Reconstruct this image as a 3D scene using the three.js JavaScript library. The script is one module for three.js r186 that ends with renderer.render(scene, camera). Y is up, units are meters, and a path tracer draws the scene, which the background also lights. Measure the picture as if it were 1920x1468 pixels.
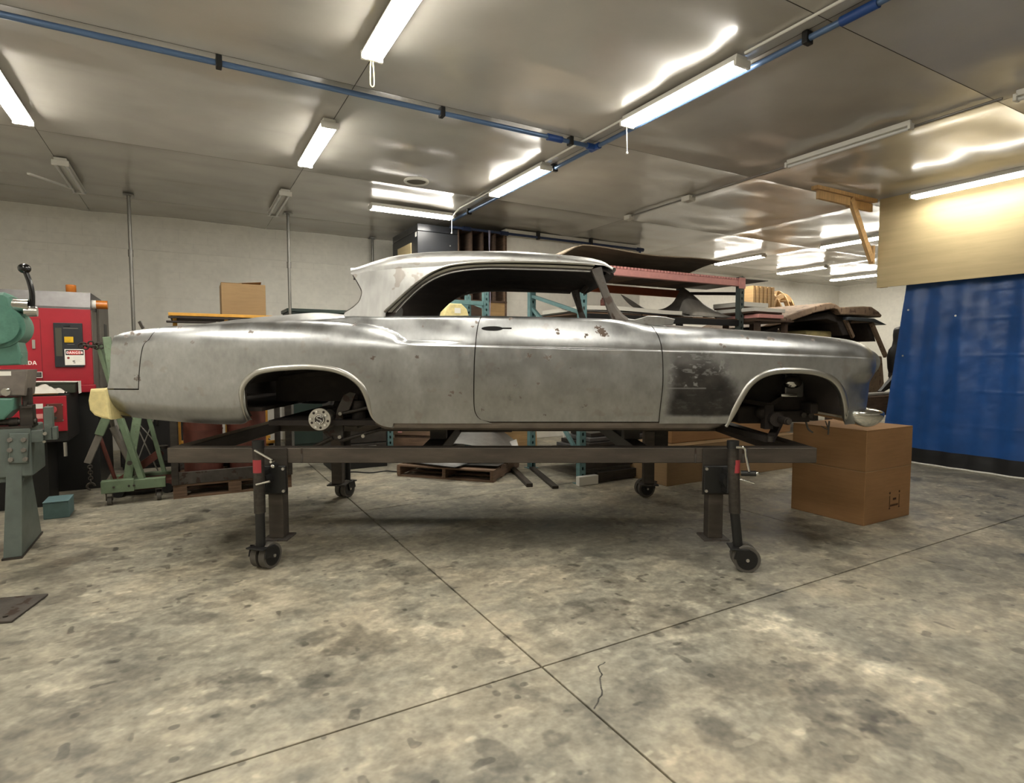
import * as THREE from 'three';
import { RectAreaLightUniformsLib } from 'three/addons/lights/RectAreaLightUniformsLib.js';
import { RoundedBoxGeometry } from 'three/addons/geometries/RoundedBoxGeometry.js';
import { mergeGeometries, mergeVertices } from 'three/addons/utils/BufferGeometryUtils.js';

// ------------------------------------------------------------ camera, light, exposure
RectAreaLightUniformsLib.init();
const scene = new THREE.Scene();
scene.background = new THREE.Color(0x000000);
const FOC = 1078, PITCH = THREE.MathUtils.degToRad(3.45), EYE = 1.40, CEIL = 3.50;
const camera = new THREE.PerspectiveCamera(2 * THREE.MathUtils.radToDeg(Math.atan(734 / FOC)), 1920 / 1468, 0.05, 60);
camera.position.set(0, EYE, 0);
camera.lookAt(0, EYE - Math.sin(PITCH), -Math.cos(PITCH));
const renderer = new THREE.WebGLRenderer();
renderer.toneMapping = THREE.LinearToneMapping;
renderer.toneMappingExposure = 1.16;
renderer.shadowMap.enabled = true;
const LAMP = new THREE.Color(1.0, 0.95, 0.85);      // colour of the fluorescent tubes
const LAMP_POWER = 36, TUBE_GLOW = 44;

// ------------------------------------------------------------ frames of reference
const ROOM = THREE.MathUtils.degToRad(29.5);          // the room stands turned to the camera
const cR = Math.cos(ROOM), sR = Math.sin(ROOM);
const V3 = (x, y, z) => new THREE.Vector3(x, y, z);
const room = (u, v, y = 0) => V3(u * cR - v * sR, y, -(u * sR + v * cR));
function sight(px, py) {
  const a = (px - 960) / FOC, b = (734 - py) / FOC;
  return [a, b * Math.cos(PITCH) - Math.sin(PITCH), b * Math.sin(PITCH) + Math.cos(PITCH)];
}
const at = (px, py, d) => { const r = sight(px, py), t = d / r[2]; return V3(r[0] * t, EYE + r[1] * t, -d); };
const floorAt = (px, py) => { const r = sight(px, py), t = -EYE / r[1]; const x = r[0] * t, d = r[2] * t; return [x * cR + d * sR, -x * sR + d * cR]; };
const onV = (px, py, v) => { const r = sight(px, py), t = v / (-r[0] * sR + r[2] * cR); return [(r[0] * cR + r[2] * sR) * t, EYE + r[1] * t]; };  // -> u, y
const onU = (px, py, u) => { const r = sight(px, py), t = u / (r[0] * cR + r[2] * sR); return [(-r[0] * sR + r[2] * cR) * t, EYE + r[1] * t]; };  // -> v, y

// ------------------------------------------------------------ helpers
let seed = 7;
const rnd = () => { seed = (seed * 1664525 + 1013904223) >>> 0; return seed / 4294967296; };
const R = (a, b) => a + (b - a) * rnd();
const clamp = (x, a = 0, b = 1) => Math.min(b, Math.max(a, x));
const sm = (a, b, x) => { const t = clamp((x - a) / (b - a)); return t * t * (3 - 2 * t); };
const lerp = (a, b, t) => a + (b - a) * t;
const taken = {};
function numbered(n) { const k = taken[n] || 0; taken[n] = k + 1; return k ? n + '_' + String(k).padStart(3, '0') : n; }
function mesh(name, geo, mat, parent) {
  if (Array.isArray(geo)) geo = merge(geo);
  const m = new THREE.Mesh(geo, mat); m.name = name; m.castShadow = m.receiveShadow = true;
  if (parent) parent.add(m); return m;
}
function thing(name, label, category, pos = V3(0, 0, 0), rot = 0, group) {
  const g = new THREE.Group(); g.name = numbered(name); g.position.copy(pos); g.rotation.y = rot;
  g.userData = { label, category }; if (group) g.userData.group = group; scene.add(g); return g;
}
function structure(name, label, category, pos, rot) { const g = thing(name, label, category, pos, rot); g.userData.kind = 'structure'; return g; }
const rthing = (name, label, category, u, v, y = 0, group) => thing(name, label, category, room(u, v, y), ROOM, group);   // local x = u, z = -v
function clean(g) {
  g = g.index ? g.toNonIndexed() : g;
  if (!g.attributes.normal) g.computeVertexNormals();
  if (!g.attributes.uv) g.setAttribute('uv', new THREE.BufferAttribute(new Float32Array(g.attributes.position.count * 2), 2));
  for (const k of Object.keys(g.attributes)) if (!['position', 'normal', 'uv'].includes(k)) g.deleteAttribute(k);
  g.morphAttributes = {}; return g;
}
const merge = (list) => list.length === 1 ? clean(list[0]) : mergeGeometries(list.map(clean), false);
function tri(g, s = 1, ox = 0, oy = 0) {                 // uv in metres from the face's own direction
  g = clean(g); const p = g.attributes.position, n = g.attributes.normal, uv = g.attributes.uv;
  for (let i = 0; i < p.count; i++) {
    const ax = Math.abs(n.getX(i)), ay = Math.abs(n.getY(i)), az = Math.abs(n.getZ(i));
    let a, b; if (ay >= ax && ay >= az) { a = p.getX(i); b = p.getZ(i); } else if (ax >= az) { a = p.getZ(i); b = p.getY(i); } else { a = p.getX(i); b = p.getY(i); }
    uv.setXY(i, a * s + ox, b * s + oy);
  }
  return g;
}
function bx(w, h, d, x = 0, y = 0, z = 0, o = {}) {
  let g = o.r ? new RoundedBoxGeometry(w, h, d, o.seg || 1, Math.min(o.r, w / 2.01, h / 2.01, d / 2.01)) : new THREE.BoxGeometry(w, h, d);
  g = tri(g, 1, o.ox || 0, o.oy || 0);
  if (o.rx) g.rotateX(o.rx); if (o.ry) g.rotateY(o.ry); if (o.rz) g.rotateZ(o.rz);
  g.translate(x, y, z); return g;
}
const b2 = (x0, x1, y0, y1, z0, z1, o) => bx(x1 - x0, y1 - y0, z1 - z0, (x0 + x1) / 2, (y0 + y1) / 2, (z0 + z1) / 2, o);
function cyl(r0, r1, h, x = 0, y = 0, z = 0, axis = 'y', seg = 20, open = false) {
  let g = new THREE.CylinderGeometry(r1, r0, h, seg, 1, open);
  if (axis === 'x') g.rotateZ(-Math.PI / 2); if (axis === 'z') g.rotateX(Math.PI / 2);
  g.translate(x, y, z); return clean(g);
}
function bar(p, q, w, h, o = {}) {                        // straight bar from p to q
  const a = V3(...p), b = V3(...q), d = b.clone().sub(a), L = d.length();
  const g = bx(w, h, L, 0, 0, 0, o); const m = new THREE.Matrix4().lookAt(b, a, Math.abs(d.y / L) > 0.98 ? V3(0, 0, 1) : V3(0, 1, 0));
  m.setPosition(a.add(b).multiplyScalar(0.5)); return g.applyMatrix4(m);
}
function rod(p, q, r, seg = 10) {
  const a = V3(...p), b = V3(...q), d = b.clone().sub(a);
  const g = new THREE.CylinderGeometry(r, r, d.length(), seg); g.applyQuaternion(new THREE.Quaternion().setFromUnitVectors(V3(0, 1, 0), d.clone().normalize()));
  g.translate((a.x + b.x) / 2, (a.y + b.y) / 2, (a.z + b.z) / 2); return clean(g);
}
const tube = (pts, r, n = 40, seg = 8) => clean(new THREE.TubeGeometry(new THREE.CatmullRomCurve3(pts.map(p => V3(...p))), n, r, seg));
function ext(pts, depth, bevel = 0, bs = 1, curve = 8) {                        // outline in x,y pulled along z
  const g = new THREE.ExtrudeGeometry(new THREE.Shape(pts.map(p => new THREE.Vector2(...p))), { depth: depth - 2 * bevel, bevelEnabled: bevel > 0, bevelThickness: bevel, bevelSize: bevel, bevelOffset: -bevel, bevelSegments: bs, curveSegments: curve });
  g.translate(0, 0, bevel); return tri(g);
}
const lathe = (pts, seg = 24) => clean(new THREE.LatheGeometry(pts.map(p => new THREE.Vector2(...p)), seg));
const ball = (r, x = 0, y = 0, z = 0, sx = 1, sy = 1, sz = 1, n = 20) => { const g = new THREE.SphereGeometry(r, n, Math.round(n * 0.7)); g.scale(sx, sy, sz); g.translate(x, y, z); return clean(g); };
function grid(nu, nv, fn, uvfn) {                          // fn(i/nu, j/nv) -> [x, y, z]
  const P = [], U = [], I = [];
  for (let j = 0; j <= nv; j++) for (let i = 0; i <= nu; i++) { const p = fn(i / nu, j / nv); P.push(...p); const q = uvfn ? uvfn(i / nu, j / nv, p) : [p[0], p[1]]; U.push(...q); }
  for (let j = 0; j < nv; j++) for (let i = 0; i < nu; i++) { const a = j * (nu + 1) + i, b = a + 1, c = a + nu + 2, d = a + nu + 1; I.push(a, b, c, a, c, d); }
  const g = new THREE.BufferGeometry(); g.setAttribute('position', new THREE.Float32BufferAttribute(P, 3)); g.setAttribute('uv', new THREE.Float32BufferAttribute(U, 2)); g.setIndex(I); g.computeVertexNormals(); return g;
}
function mono(pts) {                                       // smooth curve y(x) that does not overshoot
  const p = pts.slice().sort((a, b) => a[0] - b[0]), n = p.length, d = [], m = [];
  for (let i = 0; i < n - 1; i++) d.push((p[i + 1][1] - p[i][1]) / (p[i + 1][0] - p[i][0]));
  for (let i = 0; i < n; i++) m.push(i === 0 ? d[0] : i === n - 1 ? d[n - 2] : d[i - 1] * d[i] <= 0 ? 0 : 2 * d[i - 1] * d[i] / (d[i - 1] + d[i]));
  return (x) => {
    if (x <= p[0][0]) return p[0][1]; if (x >= p[n - 1][0]) return p[n - 1][1];
    let a = 0, b = n - 1; while (b - a > 1) { const c = (a + b) >> 1; if (p[c][0] <= x) a = c; else b = c; }
    const h = p[b][0] - p[a][0], t = (x - p[a][0]) / h, t2 = t * t, t3 = t2 * t;
    return (2 * t3 - 3 * t2 + 1) * p[a][1] + (t3 - 2 * t2 + t) * h * m[a] + (-2 * t3 + 3 * t2) * p[b][1] + (t3 - t2) * h * m[b];
  };
}
function sweep(path, prof, closedProf = true) {             // path: [{p, n, b, s}] profile [[a, b]] laid along n and b
  const P = [], U = [], I = [], k = prof.length; let L = 0;
  path.forEach((f, i) => {
    if (i) L += f.p.distanceTo(path[i - 1].p);
    prof.forEach(([a, b], j) => { const s = f.s || 1; const q = f.p.clone().addScaledVector(f.n, a * s).addScaledVector(f.b, b * s); P.push(q.x, q.y, q.z); U.push(L, j * 0.03); });
  });
  const kk = closedProf ? k : k - 1;
  for (let i = 0; i < path.length - 1; i++) for (let j = 0; j < kk; j++) { const a = i * k + j, b = i * k + (j + 1) % k, c = a + k, d = b + k; I.push(a, c, d, a, d, b); }
  const g = new THREE.BufferGeometry(); g.setAttribute('position', new THREE.Float32BufferAttribute(P, 3)); g.setAttribute('uv', new THREE.Float32BufferAttribute(U, 2)); g.setIndex(I);
  const f = g.toNonIndexed(); f.computeVertexNormals(); return clean(f);
}

// ------------------------------------------------------------ noise and textures
const perm = new Uint8Array(512); { const a = Array.from({ length: 256 }, (_, i) => i); for (let i = 255; i > 0; i--) { const j = Math.floor(rnd() * (i + 1)); [a[i], a[j]] = [a[j], a[i]]; } for (let i = 0; i < 512; i++) perm[i] = a[i & 255]; }
function vn(x, y, wx, wy) {                                // value noise that repeats after wx, wy cells
  const xi = Math.floor(x), yi = Math.floor(y); let fx = x - xi, fy = y - yi; fx = fx * fx * (3 - 2 * fx); fy = fy * fy * (3 - 2 * fy);
  const x0 = ((xi % wx) + wx) % wx, x1 = (x0 + 1) % wx, y0 = ((yi % wy) + wy) % wy, y1 = (y0 + 1) % wy;
  const h = (a, b) => perm[(perm[a & 255] + b) & 255] / 255;
  return lerp(lerp(h(x0, y0), h(x1, y0), fx), lerp(h(x0, y1), h(x1, y1), fx), fy);
}
function fbm(x, y, wx, wy, oct, g = 0.5) { let s = 0, a = 1, n = 0; for (let i = 0; i < oct; i++) { s += a * vn(x, y, wx, wy); n += a; a *= g; x *= 2; y *= 2; wx *= 2; wy *= 2; } return s / n; }
function tex(w, h, fn, srgb = true) {
  const d = new Uint8Array(w * h * 4);
  for (let j = 0; j < h; j++) for (let i = 0; i < w; i++) { const c = fn((i + 0.5) / w, (j + 0.5) / h), k = (j * w + i) * 4; d[k] = clamp(c[0], 0, 255); d[k + 1] = clamp(c[1], 0, 255); d[k + 2] = clamp(c[2], 0, 255); d[k + 3] = 255; }
  const t = new THREE.DataTexture(d, w, h, THREE.RGBAFormat); t.wrapS = t.wrapT = THREE.RepeatWrapping; t.magFilter = THREE.LinearFilter; t.minFilter = THREE.LinearMipmapLinearFilter; t.generateMipmaps = true;
  if (srgb) t.colorSpace = THREE.SRGBColorSpace; t.needsUpdate = true; return t;
}
const rep = (t, a, b = a) => { const c = t.clone(); c.repeat.set(a, b); c.needsUpdate = true; return c; };
const grey = (v) => [v, v, v];
const S = (o) => new THREE.MeshStandardMaterial(o);
const P = (o) => new THREE.MeshPhysicalMaterial(o);
// a mottled material: base colour varied by fine and coarse noise; the texture covers `size` metres
function mottled(hex, amp, o = {}) {
  const c = new THREE.Color(hex), b = [c.r, c.g, c.b].map(v => Math.pow(v, 1 / 2.2) * 255), fx = o.fx || 8, fy = o.fy || 8, spots = o.spots || 0, sc = o.spot || [60, 40, 30];
  const t = tex(o.px || 256, o.px || 256, (x, y) => {
    const n = fbm(x * fx, y * fy, fx, fy, 5, 0.6) - 0.5, m = fbm(x * 4 + 9.3, y * 4 + 2.7, 4, 4, 3) - 0.5; const k = 1 + amp * (n * 1.6 + m);
    const s = spots ? sm(1 - spots, 1 - spots + 0.06, fbm(x * 11 + 3.1, y * 11 + 7.7, 11, 11, 4)) : 0;
    return [0, 1, 2].map(i => lerp(b[i] * k, sc[i], s));
  });
  const size = o.size || 1;
  return S({ map: rep(t, 1 / size), roughness: o.rough ?? 0.7, metalness: o.metal ?? 0, bumpMap: o.bump ? rep(t, 1 / size) : null, bumpScale: o.bump || 1 });
}

// ------------------------------------------------------------ materials
const M = {
  darkSteel: mottled('#403b36', 0.25, { size: 0.8, rough: 0.5, metal: 0.55, fx: 6, fy: 24 }),
  rawSteel: mottled('#544d46', 0.22, { size: 0.9, rough: 0.5, metal: 0.6, fx: 5, fy: 26 }),
  rustBrown: mottled('#49443f', 0.35, { size: 0.7, rough: 0.7, metal: 0.3, spots: 0.36, spot: [60, 46, 38] }),
  sillSteel: mottled('#6f675f', 0.22, { size: 0.7, rough: 0.5, metal: 0.6, fx: 6, fy: 12 }),
  lip: S({ color: 0xb4b3ae, roughness: 0.34, metalness: 1 }),
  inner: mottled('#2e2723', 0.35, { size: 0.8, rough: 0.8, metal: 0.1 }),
  black: S({ color: 0x141414, roughness: 0.5 }),
  hole: S({ color: 0x070605, roughness: 0.95 }),  // near black, painted in for the shade inside a hollow
  blackGloss: S({ color: 0x0c0c0d, roughness: 0.18 }),
  rubber: S({ color: 0x55514b, roughness: 0.85 }),
  chrome: S({ color: 0xd8d8d4, roughness: 0.12, metalness: 1 }),
  zinc: S({ color: 0xc9c9c4, roughness: 0.28, metalness: 0.9 }),
  bolt: S({ color: 0xb9b6ae, roughness: 0.35, metalness: 0.8 }),
  red: mottled('#9e1526', 0.06, { size: 0.8, rough: 0.42 }),
  redLabel: S({ color: 0xa0383e, roughness: 0.5 }),
  white: S({ color: 0xe6e4dc, roughness: 0.5 }),
  whitePaint: mottled('#d8d5cb', 0.05, { size: 0.6, rough: 0.55 }),
  greenPaint: mottled('#4b7567', 0.12, { size: 0.5, rough: 0.33 }),
  greyGreen: mottled('#5a645f', 0.14, { size: 0.6, rough: 0.5 }),
  hoistGreen: mottled('#687b61', 0.16, { size: 0.5, rough: 0.55, spots: 0.30, spot: [96, 110, 84] }),
  cardboard: mottled('#967148', 0.07, { size: 0.5, rough: 0.9, fx: 4, fy: 40 }),
  cardboardPale: mottled('#957a56', 0.07, { size: 0.5, rough: 0.9, fx: 4, fy: 40 }),
  ply: mottled('#bfae86', 0.08, { size: 1.6, rough: 0.75, fx: 3, fy: 34, px: 512 }),
  buckPly: mottled('#a98a5e', 0.14, { size: 0.6, rough: 0.8, fx: 3, fy: 30 }),
  pine: mottled('#d0ab78', 0.12, { size: 0.4, rough: 0.75, fx: 24, fy: 4 }),
  palletWood: mottled('#6d5643', 0.25, { size: 0.5, rough: 0.9, fx: 4, fy: 30 }),
  darkWood: mottled('#4a382b', 0.3, { size: 0.5, rough: 0.85, fx: 4, fy: 30 }),
  teal: mottled('#638789', 0.12, { size: 0.5, rough: 0.55, spots: 0.3, spot: [120, 135, 130] }),
  pink: mottled('#d99c97', 0.08, { size: 0.6, rough: 0.6 }),
  orange: mottled('#9a4f2c', 0.15, { size: 0.6, rough: 0.65 }),
  yellow: mottled('#cf9a3a', 0.1, { size: 0.5, rough: 0.55 }),
  cream: mottled('#d9cb93', 0.12, { size: 0.3, rough: 0.7 }),
  conduit: mottled('#8f8d88', 0.08, { size: 0.5, rough: 0.4, metal: 0.6 }),
  bluePipe: S({ color: 0x566f92, roughness: 0.35, metalness: 0.25 }),
  blueFitting: S({ color: 0x1f4688, roughness: 0.45 }),
  galvanised: mottled('#6d6b6b', 0.1, { size: 0.35, rough: 0.48, metal: 0.7 }),
  machineGrey: mottled('#6f6a62', 0.12, { size: 0.7, rough: 0.6 }),
  tableIron: mottled('#77706a', 0.14, { size: 0.4, rough: 0.5, metal: 0.4 }),
  sheet: mottled('#8d8b88', 0.15, { size: 0.7, rough: 0.38, metal: 0.8 }),
  sheetDark: mottled('#6b6a69', 0.2, { size: 0.7, rough: 0.5, metal: 0.6 }),
  tan: mottled('#86705a', 0.18, { size: 0.8, rough: 0.7, spots: 0.33, spot: [92, 70, 56] }),
  drum: mottled('#5a2b20', 0.25, { size: 0.5, rough: 0.6 }),
  board: mottled('#8a7b67', 0.2, { size: 0.8, rough: 0.85, fx: 4, fy: 12 }),
  skin: mottled('#7c7974', 0.18, { size: 0.6, rough: 0.45, metal: 0.35 }),
  amber: S({ color: 0xb56a24, roughness: 0.25 }),
};

// ------------------------------------------------------------ floor: sawn concrete slabs
const FT = 8.2, F0U = -2.2, F0V = 0.2;                      // the texture repeats after 8.2 m
const stainsAndPaleSpots = [[720, 1057, .09, .5], [590, 1195, .1, .45], [700, 1205, .17, .45], [1330, 1112, .2, .4], [1480, 1010, .28, .35], [1560, 1000, .25, .5], [460, 1050, .12, .4], [100, 1062, .2, .45], [310, 985, .14, .45], [360, 972, .12, .45], [1440, 1115, .15, .5],
  [1640, 1330, .09, .5], [1690, 1375, .1, .45], [1600, 1350, .07, .45], [1560, 1400, .12, .4], [1480, 1290, .28, .28], [1400, 1270, .22, .25], [1340, 1380, .1, .4], [1040, 1385, .06, .5], [1720, 1230, .25, .3], [930, 1410, .07, .45], [440, 1285, .13, .4], [470, 1310, .14, .35], [1130, 1150, .2, .35],
  [830, 1170, .06, .5], [350, 1160, .12, .4], [210, 1195, .16, .35], [240, 1290, .25, .3], [60, 1400, .2, .35], [620, 1300, .3, .25], [1000, 1130, .14, .3], [1260, 1160, .22, .35], [1080, 1000, .5, .25], [900, 985, .6, .2], [1850, 1350, .14, .35], [1800, 1060, .3, .3], [1860, 1030, .3, .25], [1300, 1050, .2, .3], [450, 1120, .1, .3], [550, 1150, .08, .35],
  [1600, 1235, .12, -.32], [1680, 1262, .12, -.34], [1750, 1300, .11, -.34], [1810, 1340, .10, -.32], [1500, 1190, .14, -.45], [1420, 1160, .14, -.4], [455, 1310, .10, -.45], [520, 1285, .09, -.4], [960, 1215, .10, -.4], [1260, 1195, .12, -.4], [820, 1190, .12, -.3], [120, 1280, .14, -.3], [1190, 1320, .12, .3], [1540, 1330, .12, .4], [1585, 1290, .10, .35]]  // negative strengths lighten the concrete in pale spots
  .map(([px, py, r, a]) => { const [u, v] = floorAt(px, py); return [u, v, r, a]; });
const floorTex = (() => {
  const N = 2048, buf = new Float32Array(N * N), warm = new Float32Array(N * N);
  for (let j = 0; j < N; j++) for (let i = 0; i < N; i++) {
    const x = i / N, y = j / N;
    const big = fbm(x * 6, y * 6, 6, 6, 5, 0.55), mid = fbm(x * 24 + 5.3, y * 31 + 1.7, 24, 31, 5, 0.62), fine = fbm(x * 260, y * 260, 260, 260, 3, 0.7), grain = fbm(x * 60 + 2.2 + big, y * 110 + 8.8 + mid * 2, 60, 110, 4, 0.65);
    const fleck = sm(0.80, 0.86, fbm(x * 120 + 33, y * 120 + 21, 120, 120, 2, 0.4)), chip = sm(0.74, 0.82, fbm(x * 80 + 13, y * 130 + 51, 80, 130, 3, 0.5));
    const wear = sm(0.50, 0.64, fbm(x * 16 + 40.2, y * 22 + 11.1, 16, 22, 5, 0.62)), dirt = sm(0.50, 0.72, fbm(x * 26 + 70.7, y * 19 + 3.3, 26, 19, 5, 0.65)), spot = sm(0.70, 0.76, fbm(x * 46 + 7.1, y * 46 + 90, 46, 46, 2, 0.4));
    let k = 1 + (big - 0.5) * 0.12 + (mid - 0.5) * 0.16 + (grain - 0.5) * 0.42 + (fine - 0.5) * 0.34 + wear * 0.08 - dirt * 0.10 - spot * 0.14 - fleck * 0.25 + chip * 0.16;
    buf[j * N + i] = k; warm[j * N + i] = (mid - 0.5) * 0.035 + wear * 0.012;
  }
  for (const [u, v, r, a] of stainsAndPaleSpots) {
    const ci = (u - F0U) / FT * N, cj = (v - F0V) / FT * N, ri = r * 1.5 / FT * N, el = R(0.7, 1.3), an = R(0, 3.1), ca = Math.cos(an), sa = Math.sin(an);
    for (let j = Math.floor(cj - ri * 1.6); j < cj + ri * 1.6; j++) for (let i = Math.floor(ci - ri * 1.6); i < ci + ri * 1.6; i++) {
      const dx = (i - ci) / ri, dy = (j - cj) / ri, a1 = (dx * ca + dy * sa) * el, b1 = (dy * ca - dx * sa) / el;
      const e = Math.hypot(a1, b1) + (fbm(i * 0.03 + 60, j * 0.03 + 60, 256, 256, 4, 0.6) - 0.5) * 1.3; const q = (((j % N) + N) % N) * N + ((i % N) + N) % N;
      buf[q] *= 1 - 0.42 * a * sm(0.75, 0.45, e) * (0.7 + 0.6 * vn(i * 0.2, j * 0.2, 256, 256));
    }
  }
  // hairline crack beside the joint crossing
  let [cu, cv] = floorAt(1128, 1240); const [eu, ev] = floorAt(1118, 1330);
  for (let s = 0; s <= 1; s += 0.0008) { const u = lerp(cu, eu, s) + 0.03 * (vn(s * 9, 3, 99, 99) - 0.5), v = lerp(cv, ev, s) + 0.03 * (vn(s * 7, 8, 99, 99) - 0.5); const i = Math.round((u - F0U) / FT * N), j = Math.round((v - F0V) / FT * N); buf[((j + N) % N) * N + (i + N) % N] *= 0.87; }
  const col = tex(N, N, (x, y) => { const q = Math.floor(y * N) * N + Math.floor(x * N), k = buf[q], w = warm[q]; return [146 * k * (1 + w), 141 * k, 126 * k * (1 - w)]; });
  const rough = tex(1024, 1024, (x, y) => { const q = Math.floor(y * N) * N + Math.floor(x * N); return [0, 120 + 95 * (buf[q] - 0.75), 0]; }, false);
  return { col, rough };
})();
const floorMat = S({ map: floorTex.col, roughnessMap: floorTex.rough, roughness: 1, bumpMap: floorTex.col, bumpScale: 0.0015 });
const floor = structure('floor', 'grey stained concrete floor cut into slabs by saw joints', 'floor', V3(0, 0, 0), ROOM);
{
  const us = []; for (let k = -2; k <= 6; k++) us.push(1.36 + 3.04 * k); const vs = []; for (let k = -2; k <= 3; k++) vs.push(2.13 + 3.04 * k);
  for (let i = 0; i < us.length - 1; i++) for (let j = 0; j < vs.length - 1; j++) {
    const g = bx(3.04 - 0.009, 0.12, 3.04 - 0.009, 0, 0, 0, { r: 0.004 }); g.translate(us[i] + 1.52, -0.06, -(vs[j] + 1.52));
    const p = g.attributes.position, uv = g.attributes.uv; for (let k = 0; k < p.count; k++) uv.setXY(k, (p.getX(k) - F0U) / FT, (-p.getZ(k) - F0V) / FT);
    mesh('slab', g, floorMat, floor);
  }
  mesh('joint_bed', b2(us[0], us[us.length - 1], -0.2, -0.022, -vs[vs.length - 1], -vs[0]), S({ color: 0x2e2a25, roughness: 1 }), floor);
}
// ------------------------------------------------------------ ceiling: glossy sheets that sag a little
const ceilMat = P({ map: rep(tex(512, 512, (x, y) => { const n = fbm(x * 6, y * 6, 6, 6, 5), k = 1 + (n - 0.5) * 0.12 ; return [184 * k, 180 * k, 171 * k]; }), 1 / 3), roughness: 0.24, clearcoat: 0.35, clearcoatRoughness: 0.12 });
const ceiling = structure('ceiling', 'glossy off-white sheet ceiling with wavy panels', 'ceiling', V3(0, 0, 0), ROOM);
{
  const PU = 2.345, PV = 2.33, us = [], vs = []; for (let k = -2; k <= 7; k++) us.push(1.2 + PU * k); for (let k = -3; k <= 4; k++) vs.push(2.27 + PV * k);
  const wave = (u, v) => fbm(u * 1.4 + 50, v * 3.6 + 50, 251, 251, 2, 0.35) * 0.036;
  for (let i = 0; i < us.length - 1; i++) for (let j = 0; j < vs.length - 1; j++) {
    const g = grid(26, 26, (a, b) => { const u = us[i] + 0.003 + (PU - 0.006) * a, v = vs[j] + 0.003 + (PV - 0.006) * b, e = sm(0, 0.12, a) * sm(0, 0.12, 1 - a) * sm(0, 0.06, b) * sm(0, 0.06, 1 - b); return [u, CEIL + wave(u, v) * e, -v]; }, (a, b, p) => [p[0], p[2]]);
    mesh('ceiling_panel', g, ceilMat, ceiling);
  }
  mesh('ceiling_deck', b2(us[0], us[us.length - 1], CEIL + 0.05, CEIL + 0.25, -vs[vs.length - 1], -vs[0]), S({ color: 0x4a4640, roughness: 1 }), ceiling);
}
// ------------------------------------------------------------ walls
const blockTex = tex(1024, 512, (x, y) => {                 // 1.6 m x 0.8 m of painted block, joints filled with paint
  const n = fbm(x * 32, y * 16, 32, 16, 5, 0.6), f = fbm(x * 4, y * 2, 4, 2, 4); const row = Math.floor(y * 4), fy = y * 4 % 1, fx = (x * 4 + (row % 2) * 0.5) % 1;
  const j = Math.max(sm(0.022, 0.0, Math.min(fy, 1 - fy)), sm(0.012, 0, Math.min(fx, 1 - fx))) * sm(0.42, 0.6, fbm(x * 8 + 3, y * 8, 8, 8, 3));
  const k = 1 + (n - 0.5) * 0.05 + (f - 0.5) * 0.07 - j * 0.05; return [240 * k, 237 * k, 227 * k];
});
const wallMat = S({ map: rep(blockTex, 1 / 1.6, 1 / 0.8), roughness: 0.75, bumpMap: rep(blockTex, 1 / 1.6, 1 / 0.8), bumpScale: 0.0012 });
const WV = 10.36, UL = -3.3, UR = 17.2, VF = -4.0;
function wall(name, label, list) { const g = structure(name, label, 'wall', V3(0, 0, 0), ROOM); list.forEach(([n, q]) => mesh(n, q, wallMat, g)); return g; }
wall('wall_back', 'off-white painted block wall behind the machines', [['lower_courses', b2(UL - .2, UR + .2, 0, 3.0, -WV - .2, -WV)], ['upper_courses', b2(UL - .2, UR + .2, 3.008, CEIL + .2, -WV - .2, -WV)], ['joint_backing', b2(UL - .2, UR + .2, 2.99, 3.02, -WV - .19, -WV - .012)]]);
wall('wall_left', 'off-white painted block wall beyond the red machine', [['block_face', b2(UL - .2, UL, 0, CEIL + .2, -WV, -VF)]]);
wall('wall_right', 'off-white painted block wall at the far end', [['block_face', b2(UR, UR + .2, 0, CEIL + .2, -WV, -VF)]]);
wall('wall_front', 'off-white painted block wall behind the viewer', [['block_face', b2(UL - .2, UR + .2, 0, CEIL + .2, -VF, -VF + .2)]]);
wall('wall_partition', 'white boxed-out partition behind the pallet rack', [['front_face', b2(4.63, 5.98, 0, CEIL, -8.55, -8.40)], ['front_face', b2(5.984, 7.54, 0, CEIL, -8.55, -8.40)], ['side_face', b2(7.39, 7.54, 0, CEIL, -WV, -8.55)]]);

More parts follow.
